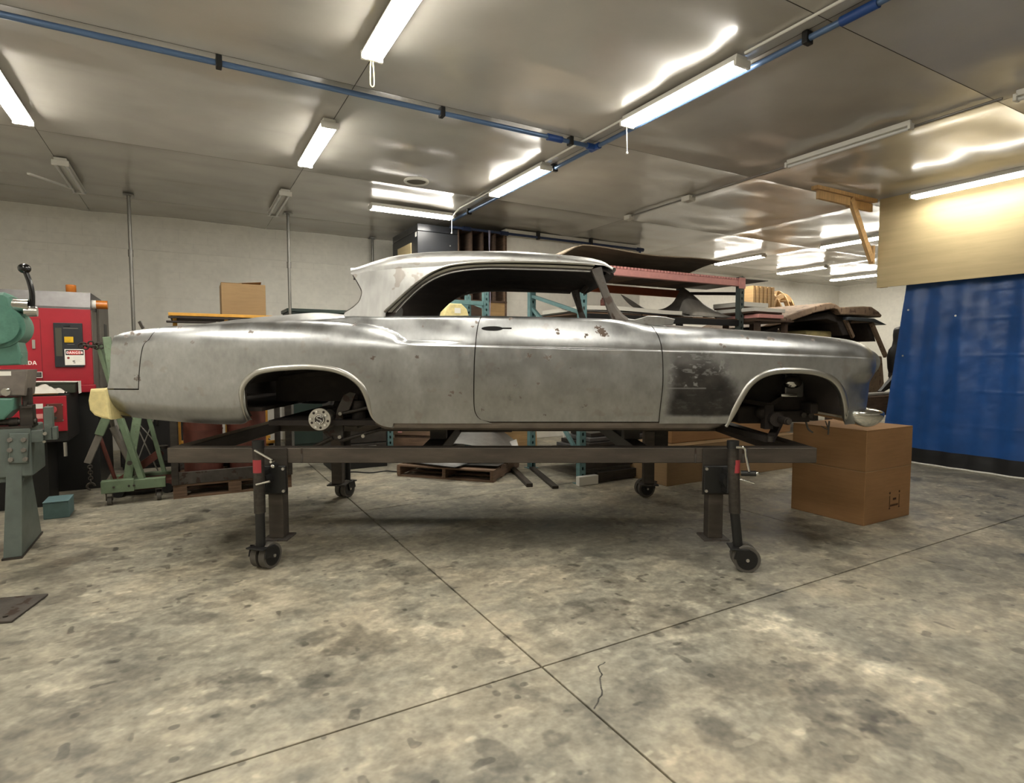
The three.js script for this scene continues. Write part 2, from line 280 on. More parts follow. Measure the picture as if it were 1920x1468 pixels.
// ------------------------------------------------------------ ceiling lights
const tubeLit = S({ color: 0xffffff, emissive: LAMP, emissiveIntensity: TUBE_GLOW, roughness: 0.4 });
const tubeDim = S({ color: 0xffffff, emissive: LAMP, emissiveIntensity: TUBE_GLOW * 0.4, roughness: 0.4 });
const tubeOff = S({ color: 0xd6d6d2, roughness: 0.25 });
const fixPaint = S({ color: 0xe4e2da, roughness: 0.35 });
function shopLight(u, v0, label, { lit = true, alongU = false, tubes = 2, L = 1.2, y = CEIL - 0.012, cord = 0, power = 1, cordEnd = -1, loop = false, dangle = false, turn = 0, group } = {}) {
  const g = rthing('fluorescent_light', label, 'light', u, v0, y, group); if (alongU) g.rotation.y += Math.PI / 2; g.rotation.y += turn; g.rotation.x = 0;
  const w = tubes === 1 ? 0.07 : 0.15;
  mesh('housing', [b2(-w / 2 + .02, w / 2 - .02, -0.045, 0, -L / 2, L / 2, { r: .006 }), b2(-w / 2, w / 2, -0.052, -0.044, -L / 2, L / 2)], fixPaint, g);
  for (const s of [-1, 1]) mesh('end_cap', b2(-w / 2, w / 2, -0.085, -0.03, s * L / 2 - .012, s * L / 2 + .012, { r: .004 }), fixPaint, g);
  const xs = tubes === 1 ? [0] : [-0.045, 0.045];
  for (const x of xs) mesh('tube', cyl(0.016, 0.016, L - .03, x, -0.072, 0, 'z', 14), lit ? (power < 1 ? tubeDim : tubeLit) : tubeOff, g);
  const ce = cordEnd * (L / 2 + .004);
  if (cord) mesh('pull_chain', loop ? tube([[-.006, -.07, ce], [-.012, -.07 - cord * .5, ce], [-.008, -.07 - cord, ce], [.008, -.07 - cord, ce], [.012, -.07 - cord * .5, ce], [.006, -.07, ce]], 0.004, 30, 6) : [rod([0, -0.06, ce], [0.01, -0.06 - cord, ce], 0.0035, 6), ball(0.011, 0.01, -0.06 - cord, ce, 1, 1, 1, 10)], loop ? M.cream : M.white, g);
  if (dangle) mesh('dangling_strip', bar([-.03, -.07, -.45], [-.30, -.16, .40], 0.03, 0.02), M.white, g);
  if (lit) { const l = new THREE.RectAreaLight(LAMP, LAMP_POWER * power, w, L - .03); l.position.set(0, -0.094, 0); l.rotation.x = -Math.PI / 2; l.castShadow = true; g.add(l); }
  return g;
}
const GL = 'lit fluorescent ceiling lights';
shopLight(1.158, 3.377, 'lit twin-tube light at the very top of the picture with a looped pull cord', { cord: .18, loop: true, group: GL });
shopLight(-1.168, 5.935, 'lit twin-tube ceiling light above the red machine', { group: GL });
shopLight(1.158, 5.896, 'lit twin-tube ceiling light between the two crossing seams above the car roof', { group: GL });
shopLight(3.416, 3.397, 'lit twin-tube light beside the blue pipe with a hanging pull chain', { cord: .24, group: GL });
shopLight(3.426, 5.915, 'lit twin-tube light beyond the blue pipe tee', { group: GL });
shopLight(2.837, 7.865, 'lit light turned crossways above the black cabinet', { alongU: true, cord: .22, cordEnd: 1, group: GL });
shopLight(7.80, 3.22, 'lit twin-tube light fixed along the top of the plywood header', { y: 3.41, power: .45, group: GL });
shopLight(10.345, 5.983, 'lit light seen past the wooden bracket', { group: GL });
shopLight(10.181, 8.299, 'lit light above the flat sheets on the pallet rack', { group: GL });
shopLight(12.641, 8.540, 'lit light in the far bay over the plywood buck', { group: GL });
shopLight(14.957, 8.637, 'farthest lit light beside the plywood header end', { group: GL });
for (const [u, v] of [[-1.21, 3.5], [-1.21, 1.0], [1.2, 0.95], [3.54, 0.95]]) shopLight(u, v, 'lit twin-tube ceiling light outside the frame on the viewer\'s side', { group: 'ceiling lights behind the viewer' });
shopLight(-1.090, 8.299, 'unlit light with a loose dangling tube above the red machine', { lit: false, dangle: true });
shopLight(1.139, 8.347, 'unlit small light near the back wall over the grey conduit pole', { lit: false });
shopLight(5.626, 3.397, 'unlit single-tube strip light on the right of the ceiling', { lit: false, tubes: 1 });
shopLight(5.742, 1.496, 'unlit strip light at the right edge of the ceiling', { lit: false, tubes: 1 });
{ // conduits and pipes on the ceiling
  const conduit = (name, label, cat, pts, r, mat, u, v, y) => { const g = rthing(name, label, cat, u, v, y); const list = []; for (let i = 0; i < pts.length - 1; i++) list.push(rod(pts[i], pts[i + 1], r, 12)); mesh('pipe', list, mat, g); return g; };
  const a = conduit('air_pipe', 'blue air pipe crossing the ceiling from the left', 'pipe', [[-5.4, 0, 0], [-.05, 0, 0]], 0.021, M.bluePipe, 3.56, 4.63, CEIL - 0.047);
  mesh('tee_fitting', [cyl(.030, .030, .13, 0, 0, 0, 'z'), cyl(.030, .030, .08, -.06, 0, 0, 'x')], M.blueFitting, a);
  mesh('coupling', cyl(.031, .031, .16, -.48, 0, 0, 'x'), M.blueFitting, a);
  for (const x of [-3.3, -1.62, -.30]) mesh('pipe_clip', [b2(x - .02, x + .02, -.035, .046, -.034, .034, { r: .006 })], M.black, a);
  const b = conduit('air_pipe', 'blue air pipe running along the row of lights to the partition', 'pipe', [[0, 0, 2.9], [0, 0, .07]], 0.021, M.bluePipe, 3.56, 4.63, CEIL - 0.047);
  mesh('pipe', [rod([0, 0, -.07], [0, 0, -3.45], .021, 12)], M.bluePipe, b);
  mesh('coupling', cyl(.030, .030, .22, 0, 0, 2.55, 'z'), M.blueFitting, b);
  for (const z of [2.22, -.72, -2.9]) mesh('pipe_clip', b2(-.034, .034, -.035, .046, z - .02, z + .02, { r: .006 }), M.black, b);
  const c = rthing('air_pipe', 'dark blue pipe along the top of the partition with an elbow', 'pipe', 3.6, 8.3, CEIL - 0.10);
  mesh('pipe', [rod([0, 0, 0], [3.85, 0, 0], .021, 12), rod([3.85, 0, 0], [3.85, -.45, 0], .021, 12)], S({ color: 0x2f3c5c, roughness: .4 }), c);
  for (const x of [.28, .95, 3.85]) mesh('coupling', cyl(.034, .034, .14, x, 0, 0, 'x'), S({ color: 0x23304f, roughness: .45 }), c); for (const x of [1.6, 2.7]) mesh('pipe_clip', b2(x - .02, x + .02, -.035, .098, -.034, .034), M.black, c);
  const e = rthing('conduit', 'thin grey conduit along the ceiling lights on the right', 'conduit', 5.78, 4.2, CEIL - 0.023);
  mesh('pipe', [rod([0, 0, 2.0], [0, 0, -2.5], .011, 8)], M.conduit, e); mesh('junction_box', b2(-.06, .06, -.05, .02, -1.40, -1.26, { r: .008 }), M.whitePaint, e); mesh('junction_box', b2(-.05, .05, -.05, .02, -2.55, -2.43, { r: .008 }), M.whitePaint, e);
  const f = rthing('conduit', 'white conduit leading along the middle row of lights', 'conduit', 3.41, 4.8, CEIL - 0.0125); for (const q of [[rod([0, 0, 2.8], [0, 0, 2.03], .010, 8)], [rod([0, 0, .79], [0, 0, -.50], .010, 8)], [rod([0, 0, -1.74], [0, 0, -2.7], .010, 8), tube([[0, 0, -2.7], [-.03, -.05, -2.8], [-.01, -.06, -2.9], [.05, -.04, -2.98]], .011, 24, 8)]]) mesh('pipe', q, M.white, f);
  for (const [u, v, l] of [[-.59, 9.07, 'tall grey conduit pole left of the cardboard box'], [1.36, 9.08, 'grey conduit pole right of the cardboard box'], [2.93, 10.2, 'short dark conduit pole behind the car roof']]) {
    const p = rthing('conduit_pole', l, 'pole', u, v, 0); mesh('pole', cyl(.022, .022, CEIL - .002, 0, CEIL / 2, 0, 'y', 14), M.conduit, p); mesh('ceiling_plate', b2(-.06, .06, CEIL - .012, CEIL - .001, -.06, .06), M.conduit, p); mesh('coupling', cyl(.03, .03, .09, 0, 2.75, 0, 'y', 14), M.conduit, p);
  }
  const s = rthing('ceiling_speaker', 'round grey flush speaker grille in the ceiling', 'speaker', 2.43, 6.59, CEIL - .03); mesh('rim', clean(new THREE.TorusGeometry(.13, .018, 10, 32).rotateX(Math.PI / 2)), M.whitePaint, s); mesh('grille', cyl(.13, .13, .012, 0, .004, 0, 'y', 32), S({ color: 0x7c786f, roughness: .8 }), s);
}

// ------------------------------------------------------------ the car body
const ZC = -4.73;                                            // centre line of the car
const cs = (px, py, d = 3.78) => { const p = at(px, py, d); return [p.x, p.y]; };
const yx = (pts, d) => mono(pts.map(([a, b]) => cs(a, b, d)));                        // height along the car
const xy = (pts, d) => mono(pts.map(([a, b]) => { const q = cs(a, b, d); return [q[1], q[0]]; }));   // length position by height
const X = (px) => cs(px, 669)[0], Y = (py) => cs(960, py)[1];
const hiLine = yx([[207, 628], [222, 619], [242, 614], [288, 610.5], [342, 607.5], [400, 604.5], [480, 601], [540, 597.5], [600, 592.5], [650, 588.5], [680, 589], [899, 590.5], [1071, 594], [1150, 597], [1190, 603], [1227, 609], [1300, 613], [1384, 616.5], [1452, 620], [1540, 627], [1600, 633], [1624, 637], [1645, 643], [1664, 650]]);
const crease = yx([[600, 642], [740, 644.5], [896, 648], [1239, 656.5], [1340, 659], [1480, 664.5], [1550, 667], [1665, 672]]);
const crest = yx([[200, 624], [222, 619], [288, 610.5], [342, 607.5], [400, 604.5], [480, 601.5], [560, 600.5], [620, 601.5], [660, 604], [700, 610], [735, 622], [755, 634], [770, 646]]);
const baseLine = yx([[205, 775], [215, 780], [225, 786], [261, 790], [342, 796], [410, 799], [437, 798.5], [448, 796], [455, 790]]);
const rearEdge = xy([[246, 612], [229, 617], [217, 625], [219, 641], [217.5, 670], [215, 701], [209, 725], [207, 735], [207, 760], [213, 777], [226, 790]], 3.86);
const seamTail = xy([[289, 609], [280, 625], [276, 637], [270, 642], [265, 655], [258.5, 695], [255, 731]]);
const seamDoorR = xy([[903, 588], [896, 610], [892.5, 641], [890, 685], [889, 754], [890, 768], [894, 779], [902, 787], [912, 790], [924, 791]]);
const seamDoorF = xy([[1226, 600], [1229, 614], [1235, 632], [1239, 657], [1240, 716], [1237, 760], [1235, 793]]);
const frontEdge = xy([[1628, 637], [1641, 643], [1650, 650], [1658, 660], [1661, 675], [1656, 694], [1647, 704], [1640, 709], [1636, 724], [1633, 752], [1630, 766], [1616, 782], [1596, 798]], 3.86);
const archR = [[458, 735], [460, 728], [467, 717], [483, 704], [505, 698], [546, 694], [586, 693], [627, 698], [654, 709], [673, 725], [684, 747], [690, 768], [697, 785], [712, 797], [735, 803]];
const archF = [[1364, 801], [1377, 777], [1389, 751], [1405, 724], [1424, 709], [1445, 702], [1471, 699.5], [1509, 701], [1531, 705], [1552, 713], [1565, 724], [1575, 740], [1584, 767], [1589, 788], [1594, 798]];
const archRY = yx(archR), archFY = yx(archF);
const XR0 = X(458), XF1 = X(1594), WMAX = 0.975;
const bez = (x, a, b) => clamp((x - a) / (b - a));
const plan = (x) => WMAX - 0.055 * Math.pow(bez(x, -1.5, -2.7), 2) - 0.055 * Math.pow(bez(x, 1.6, 2.5), 2) - 0.13 * Math.pow(bez(x, 2.27, 2.47), 3);
const low0 = (W, c, y) => { const d = Math.max(0, c - y); return W - 0.035 * Math.pow(d / 0.5, 2); };
function side(x, y) {                                         // half width of the body at length x and height y
  const W = plan(x), hi = hiLine(x), c = crease(x), k = crest(x), front = sm(X(1120), X(1290), x), fade = sm(X(776), X(738), x), fr = sm(X(1580), X(1640), x);
  const tau = clamp((y - c) / (hi - c)); const inset = 0.072 * sm(X(900), X(725), x);
  const lean = 0.072 * Math.pow(tau, 1.6) + 0.030 * Math.pow(clamp((tau - 0.86) / 0.14), 2.5), roll = 0.17 * (1 - Math.sqrt(Math.max(0, 1 - Math.pow(tau, 2.0) * 0.995)));
  let up = W - lerp(lean, roll, front) - inset * sm(-0.001, 0.030, y - c);
  const stepIn = -0.010 * sm(X(735), X(800), x) * (1 - 0.8 * sm(X(1540), X(1620), x));
  const d = Math.max(0, c - y);
  const low = W - stepIn * sm(0.0, 0.008, c - y) - 0.035 * Math.pow(d / 0.5, 2) + 0.010 * (1 - sm(X(900), X(740), x)) * Math.sin(clamp(d / 0.42) * Math.PI);
  let w = y > c ? up - (x < X(735) ? 0 : 0) : low;
  if (fade > 0) {                                             // the rear wing swells out of the flank
    const y0 = c - 0.045, r = Math.max(0.02, k - y0);
    if (y <= y0) w = low; else {
      const t = clamp((y - y0) / r), bul = low0(W, c, y0) - 0.150 * clamp(r / 0.19) * (1 - Math.sqrt(Math.max(0, 1 - t * t * 0.995)));
      const uu = up - inset * (1 - sm(-0.001, 0.030, y - c)); if (y > k) w = uu; else { const e = 0.006, m = Math.max(bul, uu), s = Math.abs(bul - uu); w = m + e * Math.exp(-s / e) * 0.5; }
      if (fade < 1) w = lerp(y > c ? up : low, w, fade);
    }
  }
  if (x < X(470)) { const b0 = baseLine(x); w -= 0.075 * Math.pow(clamp((b0 + 0.13 - y) / 0.13), 2.2); }
  w += 0.022 * fr * Math.exp(-Math.pow((y - Y(682)) / 0.06, 2)) - 0.05 * fr * sm(Y(700), Y(716), y) * 0 - 0.045 * fr * sm(Y(698), Y(722), y);
  return w;
}
const SX0 = -2.95, SXL = 5.6, SY0 = 0.86, SYL = 0.90;
function rowY(x, lo, hi, t, c) {
  if (c !== undefined && lo < c - 0.03 && hi > c + 0.03) {
    if (t < 0.46) return lerp(lo, c - 0.013, t / 0.46); if (t < 0.6) return lerp(c - 0.013, c + 0.004, (t - 0.46) / 0.14);
    return lerp(c + 0.004, hi, Math.sin((t - 0.6) / 0.4 * Math.PI / 2));
  }
  return lerp(lo, hi, t);
}
function patch({ f = side, xl, xr, lo, hi, nu = 40, nv = 44, s = 1, off = 0, c, ease = 0, uv }) {
  const Pn = [], N = [], U = [], I = []; const fn = (q) => typeof q === 'function' ? q : () => q; const L = fn(xl), Rr = fn(xr), A = fn(lo), B = fn(hi);
  for (let j = 0; j <= nv; j++) for (let i = 0; i <= nu; i++) {
    let u = i / nu; if (ease) u = lerp(u, 0.5 - 0.5 * Math.cos(u * Math.PI), ease); const t = j / nv;
    let y = (A(0) + B(0)) / 2, x = 0; for (let k = 0; k < 5; k++) { x = lerp(L(y), Rr(y), u); const c0 = c ? c(x) : undefined; y = rowY(x, A(x), B(x), t, c0); }
    const e = 0.0035, q = f(x, y), dx = (f(x + e, y) - f(x - e, y)) / (2 * e); let dy = (f(x, y + e) - f(x, y - e)) / (2 * e); if (y > B(x) - e) dy = (q - f(x, y - e)) / e;
    const n = V3(-dx, -dy, 1).normalize(); const z = ZC + s * (q - off * n.z); Pn.push(x - n.x * off, y - n.y * off, z); N.push(n.x, n.y, n.z * s); U.push(...(uv ? uv(x, y) : [(x - SX0) / SXL, (y - SY0) / SYL]));
  }
  for (let j = 0; j < nv; j++) for (let i = 0; i < nu; i++) { const a = j * (nu + 1) + i, b = a + 1, cc = a + nu + 2, d = a + nu + 1; if (s > 0) I.push(a, b, cc, a, cc, d); else I.push(a, cc, b, a, d, cc); }
  const g = new THREE.BufferGeometry(); g.setAttribute('position', new THREE.Float32BufferAttribute(Pn, 3)); g.setAttribute('normal', new THREE.Float32BufferAttribute(N, 3)); g.setAttribute('uv', new THREE.Float32BufferAttribute(U, 2)); g.setIndex(I); return clean(g);
}
// bare metal of the flanks with its chips, rust flecks and the dark uncleaned patch on the front wing
const chips = [[1126, 620, 9, .95], [1133, 627, 7, .95], [1119, 613, 4, .9], [1096, 631, 3, .8], [1099, 628, 3, .8], [1045, 617, 4, .8], [1046, 626, 4, .8], [957, 596, 4, .85], [991, 667, 5, .85], [1024, 671, 6, .75], [1031, 669, 3, .75], [849, 735, 4, .8], [844, 741, 3, .7], [865, 736, 3, .6], [701, 671, 4, .85], [783, 669, 4, .7], [1008, 718, 3, .7], [975, 745, 3, .6], [1022, 777, 3, .6], [894, 604, 4, .6], [886, 612, 3, .6], [1047, 620, 3, .5], [327, 613, 4, .7], [321, 611, 3, .6], [470, 623, 5, .55], [362, 641, 4, .4], [236, 624, 6, .7], [252, 626, 4, .7], [227, 630, 5, .6], [232, 645, 4, .5], [270, 640, 3, .5], [1395, 630, 4, .6], [1402, 634, 3, .6], [1445, 634, 5, .6], [1452, 637, 3, .6], [1350, 646, 3, .6], [1530, 636, 4, .6], [1585, 638, 3, .5], [1456, 681, 4, .65], [1459, 688, 3, .5], [790, 611, 3, .5], [660, 607, 4, .6], [1356, 650, 3, .7], [1068, 690, 2, .5], [935, 690, 2, .4], [905, 768, 3, .5], [1098, 760, 3, .4], [965, 722, 3, .35], [255, 709, 7, .5]]
  .map(([px, py, r, a]) => [...cs(px, py), r * 0.0035, a]);
function dirtPatch(x, y) {
  const n = fbm((x + 5) * 7, y * 7, 256, 256, 5, 0.6) - 0.5, m = fbm((x + 5) * 22, y * 60, 256, 256, 4, 0.6) - 0.5, s = fbm((x + 5) * 30 + 9, y * 30, 256, 256, 3);
  const l = sm(X(1243) + n * 0.06, X(1268) + n * 0.10, x), r = sm(X(1402), X(1352), x + n * 0.16 + (y - Y(735)) * 0.55), t = sm(Y(658), Y(668), y), b = sm(Y(786), Y(777), y + n * 0.015); const tt = 1 - t;
  let k = l * r * (1 - sm(Y(664), Y(658), y)) * sm(Y(783), Y(776), y + n * 0.02);
  const deep = sm(Y(683), Y(698), y) ;
  k *= 0.55 + 0.45 * sm(Y(672) , Y(700), y) ; k *= 1 - 0.6 * sm(0.06, 0.22, m) * (1 - 0.75 * sm(Y(700), Y(712), y));
  k *= 1 - 0.8 * sm(0.64, 0.70, s) * (1 - sm(Y(722), Y(728), y)) ; if (Math.abs(y - Y(727.5)) < 0.004 && x < X(1322)) k *= 0.45;
  return clamp(k);
}
const flank = (() => {
  const W = 2048, H = 384, rm = new Uint8Array(W * H * 2);
  const col = tex(W, H, (a, b) => {
    const x = SX0 + a * SXL, y = SY0 + b * SYL, n = fbm(a * 40, b * 7, 40, 7, 5, 0.6) - 0.5, f = fbm(a * 300, b * 26, 300, 26, 3, 0.6) - 0.5, g = fbm(a * 90 + 5, b * 16 + 3, 90, 16, 4) - 0.5;
    let k = 1 + n * 0.15 + f * 0.10 + g * 0.07, rough = 0.35 + n * 0.18 + g * 0.10, metal = 1; let c = [168 * k, 170 * k, 171 * k];
    const ru = sm(0.70, 0.78, fbm(a * 60 + 21, b * 11 + 4, 60, 11, 4, 0.55)) * 0.15; c = c.map((v, i) => lerp(v, [140, 122, 104][i], ru)); rough += ru * 0.3;
    for (const [cx, cy, r, al] of chips) { const dx = (x - cx) / r, dy = (y - cy) / (r * 0.8); if (Math.abs(dx) < 2 && Math.abs(dy) < 2) { const e = Math.hypot(dx, dy) + (vn(x * 140 + 900, y * 140, 256, 256) - 0.5) * 1.3; const s = al * sm(1.0, 0.7, e); c = c.map((v, i) => lerp(v, [92, 78, 68][i], s)); rough = lerp(rough, 0.8, s); metal = lerp(metal, 0.2, s); } }
    const dp = dirtPatch(x, y); if (dp > 0) { const t = [47, 44, 41]; c = c.map((v, i) => lerp(v, t[i] * (1 + g * 0.8 + n), dp)); rough = lerp(rough, 0.62, dp); metal = lerp(metal, 0.35, dp); }
    const q = (Math.floor(b * H) * W + Math.floor(a * W)) * 2; rm[q] = clamp(rough) * 255; rm[q + 1] = clamp(metal) * 255; return c;
  });
  const r = tex(W, H, (a, b) => { const q = (Math.floor(b * H) * W + Math.floor(a * W)) * 2; return [0, rm[q], rm[q + 1]]; }, false);
  return S({ map: col, roughnessMap: r, metalnessMap: r, roughness: 1, metalness: 1 });
})();
const steel = (() => {
  const c = tex(512, 512, (x, y) => { const n = fbm(x * 7, y * 7, 7, 7, 5, 0.6) - 0.5, f = fbm(x * 80, y * 20, 80, 20, 3) - 0.5, k = 1 + n * 0.16 + f * 0.1, s = sm(0.70, 0.74, fbm(x * 26 + 2, y * 26 + 6, 26, 26, 3, 0.45)) * 0.35; return [lerp(158 * k, 110, s), lerp(158 * k, 98, s), lerp(156 * k, 88, s)]; });
  const r = tex(256, 256, (x, y) => { const n = fbm(x * 7, y * 7, 7, 7, 4, 0.6) - 0.5; return [0, 255 * (0.42 + 0.25 * n), 255]; }, false); const q = 1 / 1.7; return S({ map: rep(c, q), roughnessMap: rep(r, q), metalnessMap: rep(r, q), roughness: 1, metalness: 1 });
})();
const car = thing('car_body', 'bare steel two-door hardtop car body raised on a rolling frame', 'car body', V3(0, 0, 0), 0);
const dipY = Y(731);
// --- sides
const drip = (y) => y;
for (const s of [1, -1]) {
  const q = (o) => patch({ s, c: crease, ...o });
  mesh('tail_lamp_housing', [q({ xl: rearEdge, xr: (y) => seamTail(y) - 0.003, lo: Y(729), hi: hiLine, nu: 16, nv: 40, c: undefined })], flank, car);
  mesh('quarter_panel', [
    q({ xl: (y) => seamTail(y) + 0.003, xr: XR0, lo: Y(731.5), hi: hiLine, nu: 50, nv: 60, c: undefined }),
    q({ xl: (y) => rearEdge(y), xr: XR0, lo: baseLine, hi: Y(731.5), nu: 60, nv: 26, c: undefined }),
    q({ xl: XR0, xr: X(735), lo: archRY, hi: hiLine, nu: 90, nv: 70, ease: 0.5, c: undefined }),
    q({ xl: X(735), xr: (y) => seamDoorR(y) - 0.003, lo: Y(794), hi: hiLine, nu: 46, nv: 80 })], flank, car);
  const door = mesh('door', [q({ xl: (y) => seamDoorR(y) + 0.003, xr: (y) => seamDoorF(y) - 0.003, lo: Y(790.5), hi: hiLine, nu: 90, nv: 80 })], flank, car);
  mesh('front_wing', [
    q({ xl: (y) => seamDoorF(y) + 0.003, xr: X(1364), lo: Y(794), hi: hiLine, nu: 34, nv: 80 }),
    q({ xl: X(1364), xr: XF1, lo: archFY, hi: hiLine, nu: 90, nv: 70, ease: 0.5 }),
    q({ xl: XF1, xr: frontEdge, lo: Y(797), hi: hiLine, nu: 30, nv: 70 })], flank, car);
  { // door handle recess and slot: flush black plates painted as their inner shade
    const [hx, hy] = cs(925, 616), hq = side(hx, hy); const g = [];
    const pts = []; for (let k = 0; k < 28; k++) { const a = k / 28 * Math.PI * 2; pts.push([hx + Math.cos(a) * 0.078 * (Math.cos(a) > 0 ? 0.8 : 1), hy + Math.sin(a) * 0.0155]); }
    const e = ext(pts, 0.004); e.rotateX(0); const slope = Math.atan((side(hx, hy + .02) - side(hx, hy - .02)) / .04); e.translate(-hx, -hy, 0); e.rotateX(slope); e.translate(hx, hy, 0); if (s < 0) e.scale(1, 1, -1); e.translate(0, 0, ZC + s * (hq - 0.0006)); g.push(e);
    const slot = bx(0.07, 0.012, 0.004, hx + 0.085, hy + 0.001, 0, { r: .002 }); slot.translate(0, 0, ZC + s * (side(hx + .085, hy) - 0.0006)); mesh('recess_shade', [e], M.hole, door); mesh('slot_shade', slot, M.hole, door);
  }
  // inner skin that closes the panel gaps and lines the cabin
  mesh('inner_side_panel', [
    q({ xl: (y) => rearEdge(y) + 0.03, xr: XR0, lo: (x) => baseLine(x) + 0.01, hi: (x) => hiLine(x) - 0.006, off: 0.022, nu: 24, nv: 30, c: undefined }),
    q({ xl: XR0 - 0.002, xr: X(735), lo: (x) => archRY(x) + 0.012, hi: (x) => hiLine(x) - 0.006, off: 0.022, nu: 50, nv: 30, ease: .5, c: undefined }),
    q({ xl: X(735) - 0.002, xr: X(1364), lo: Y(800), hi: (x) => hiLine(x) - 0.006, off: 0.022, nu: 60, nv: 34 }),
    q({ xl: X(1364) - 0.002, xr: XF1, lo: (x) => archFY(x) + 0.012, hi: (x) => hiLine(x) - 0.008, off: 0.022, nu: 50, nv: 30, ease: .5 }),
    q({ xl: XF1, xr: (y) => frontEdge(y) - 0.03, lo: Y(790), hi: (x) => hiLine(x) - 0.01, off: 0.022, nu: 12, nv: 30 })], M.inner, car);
  // rolled wheel arch lips
  for (const [pts, n] of [[archR, 'wheel_arch_lip'], [archF, 'wheel_arch_lip']]) {
    const rear = pts === archR; const raw = pts.map(p => cs(...p)); if (rear) raw.unshift(cs(456.5, 748), cs(456, 770), cs(455, 792)); if (rear) { raw.splice(0, 3, cs(455, 792), cs(456, 770), cs(456.8, 748)); }
    const cv = new THREE.CatmullRomCurve3(raw.map(p => V3(p[0], p[1], 0)), false, 'centripetal'), path = [];
    for (let i = 0; i <= 110; i++) { const t = i / 110, p = cv.getPointAt(t), d = cv.getTangentAt(t); const n0 = V3(-d.y, d.x, 0); const sc = rear ? Math.min(sm(0, 0.16, t) * 0.75 + 0.25, sm(1, 0.75, t)) : Math.min(sm(0, .1, t) * .5 + .5, sm(1, .9, t) * .6 + .4); const wq = side(p.x + n0.x * 0.02, p.y + n0.y * 0.02); p.z = ZC + s * (wq - 0.004); path.push({ p, n: n0, b: V3(0, 0, s), s: sc }); }
    const prof = [[-0.002, -0.03], [-0.002, 0.003], [0.001, 0.009], [0.008, 0.0125], [0.018, 0.0135], [0.027, 0.011], [0.036, 0.005], [0.040, -0.002], [0.040, -0.012], [0.004, -0.03]];
    mesh(n, mergeSmooth(sweep(s > 0 ? path : path.slice().reverse(), prof)), M.lip, car);
  }
  // sill below the door
  const sillTop = Y(792.5), sec = [[-0.012, sillTop], [-0.013, Y(798)], [-0.020, Y(803)], [-0.045, Y(807.5)], [-0.09, Y(809)], [-0.30, Y(809)], [-0.30, sillTop]];
  const sp = []; for (let i = 0; i <= 40; i++) { const t = i / 40, x = lerp(X(700), X(1366), t); sp.push(x); }
  mesh('sill', (() => { const Pn = [], U = [], I = []; sp.forEach((x, i) => { const lift = sm(X(1335), X(1366), x) * 0.034 + sm(X(722), X(700), x) * 0.028; sec.forEach(([dq, yy]) => { const y = yy + (yy < sillTop - 0.005 ? lift : 0); Pn.push(x, y, ZC + s * (side(x, Y(790)) + dq)); U.push(x, y); }); }); const k = sec.length; for (let i = 0; i < sp.length - 1; i++) for (let j = 0; j < k - 1; j++) { const a = i * k + j; I.push(a, a + k, a + k + 1, a, a + k + 1, a + 1); } const g = new THREE.BufferGeometry(); g.setAttribute('position', new THREE.Float32BufferAttribute(Pn, 3)); g.setAttribute('uv', new THREE.Float32BufferAttribute(U, 2)); g.setIndex(I); const f = g.toNonIndexed(); f.computeVertexNormals(); return f; })(), M.sillSteel, car);
}
function mergeSmooth(g) { g = g.clone(); g.deleteAttribute('normal'); g.deleteAttribute('uv'); let m = mergeVertices(g, 1e-4); m.computeVertexNormals(); return m; }
// --- decks between the two sides
function deck(x0, x1, crown, bow0 = 0, bow1 = 0, n = 40, inset = 0.0) {
  return grid(n, 30, (a, b) => { const v = b * 2 - 1, x = lerp(x0 + bow0 * (1 - v * v), x1 + bow1 * (1 - v * v), a), h = hiLine(x), w = side(x, h) - inset; return [x, h - 0.001 + crown(x) * (1 - Math.pow(Math.abs(v), 2.6)), ZC - v * w]; }, (a, b, p) => [p[0], p[2]]);
}
const trunkCrown = mono([[X(215), 0.02], [X(300), 0.03], [X(348), 0.045], [X(400), 0.075], [X(460), 0.09], [X(527), 0.10], [X(580), 0.075], [X(630), 0.025], [X(665), 0.002]]);
mesh('trunk_lid', [deck(X(232), X(668), trunkCrown, -0.05, 0.06)], steel, car);
const hoodCrown = mono([[X(1160), 0.045], [X(1263), 0.052], [X(1384), 0.040], [X(1452), 0.03], [X(1590), 0.022], [X(1650), 0.01]]);
mesh('cowl_panel', [deck(X(1168), X(1262), (x) => hoodCrown(x) + 0.006, 0.06, 0.02, 14)], steel, car);
mesh('hood', [deck(X(1264), X(1640), hoodCrown, 0.02, 0.08)], M.rustBrown, car);
const endCap = (edge, ya, yb, bow) => grid(24, 30, (a, b) => { const y = lerp(ya, yb, b), v = a * 2 - 1, x = edge(y); return [x + bow * (1 - v * v), y, ZC + v * side(x, y)]; });
mesh('rear_panel', [endCap(rearEdge, Y(788), Y(617), -0.07)], steel, car);
mesh('front_panel', [endCap(frontEdge, Y(766), Y(640), 0.08)], M.inner, car);
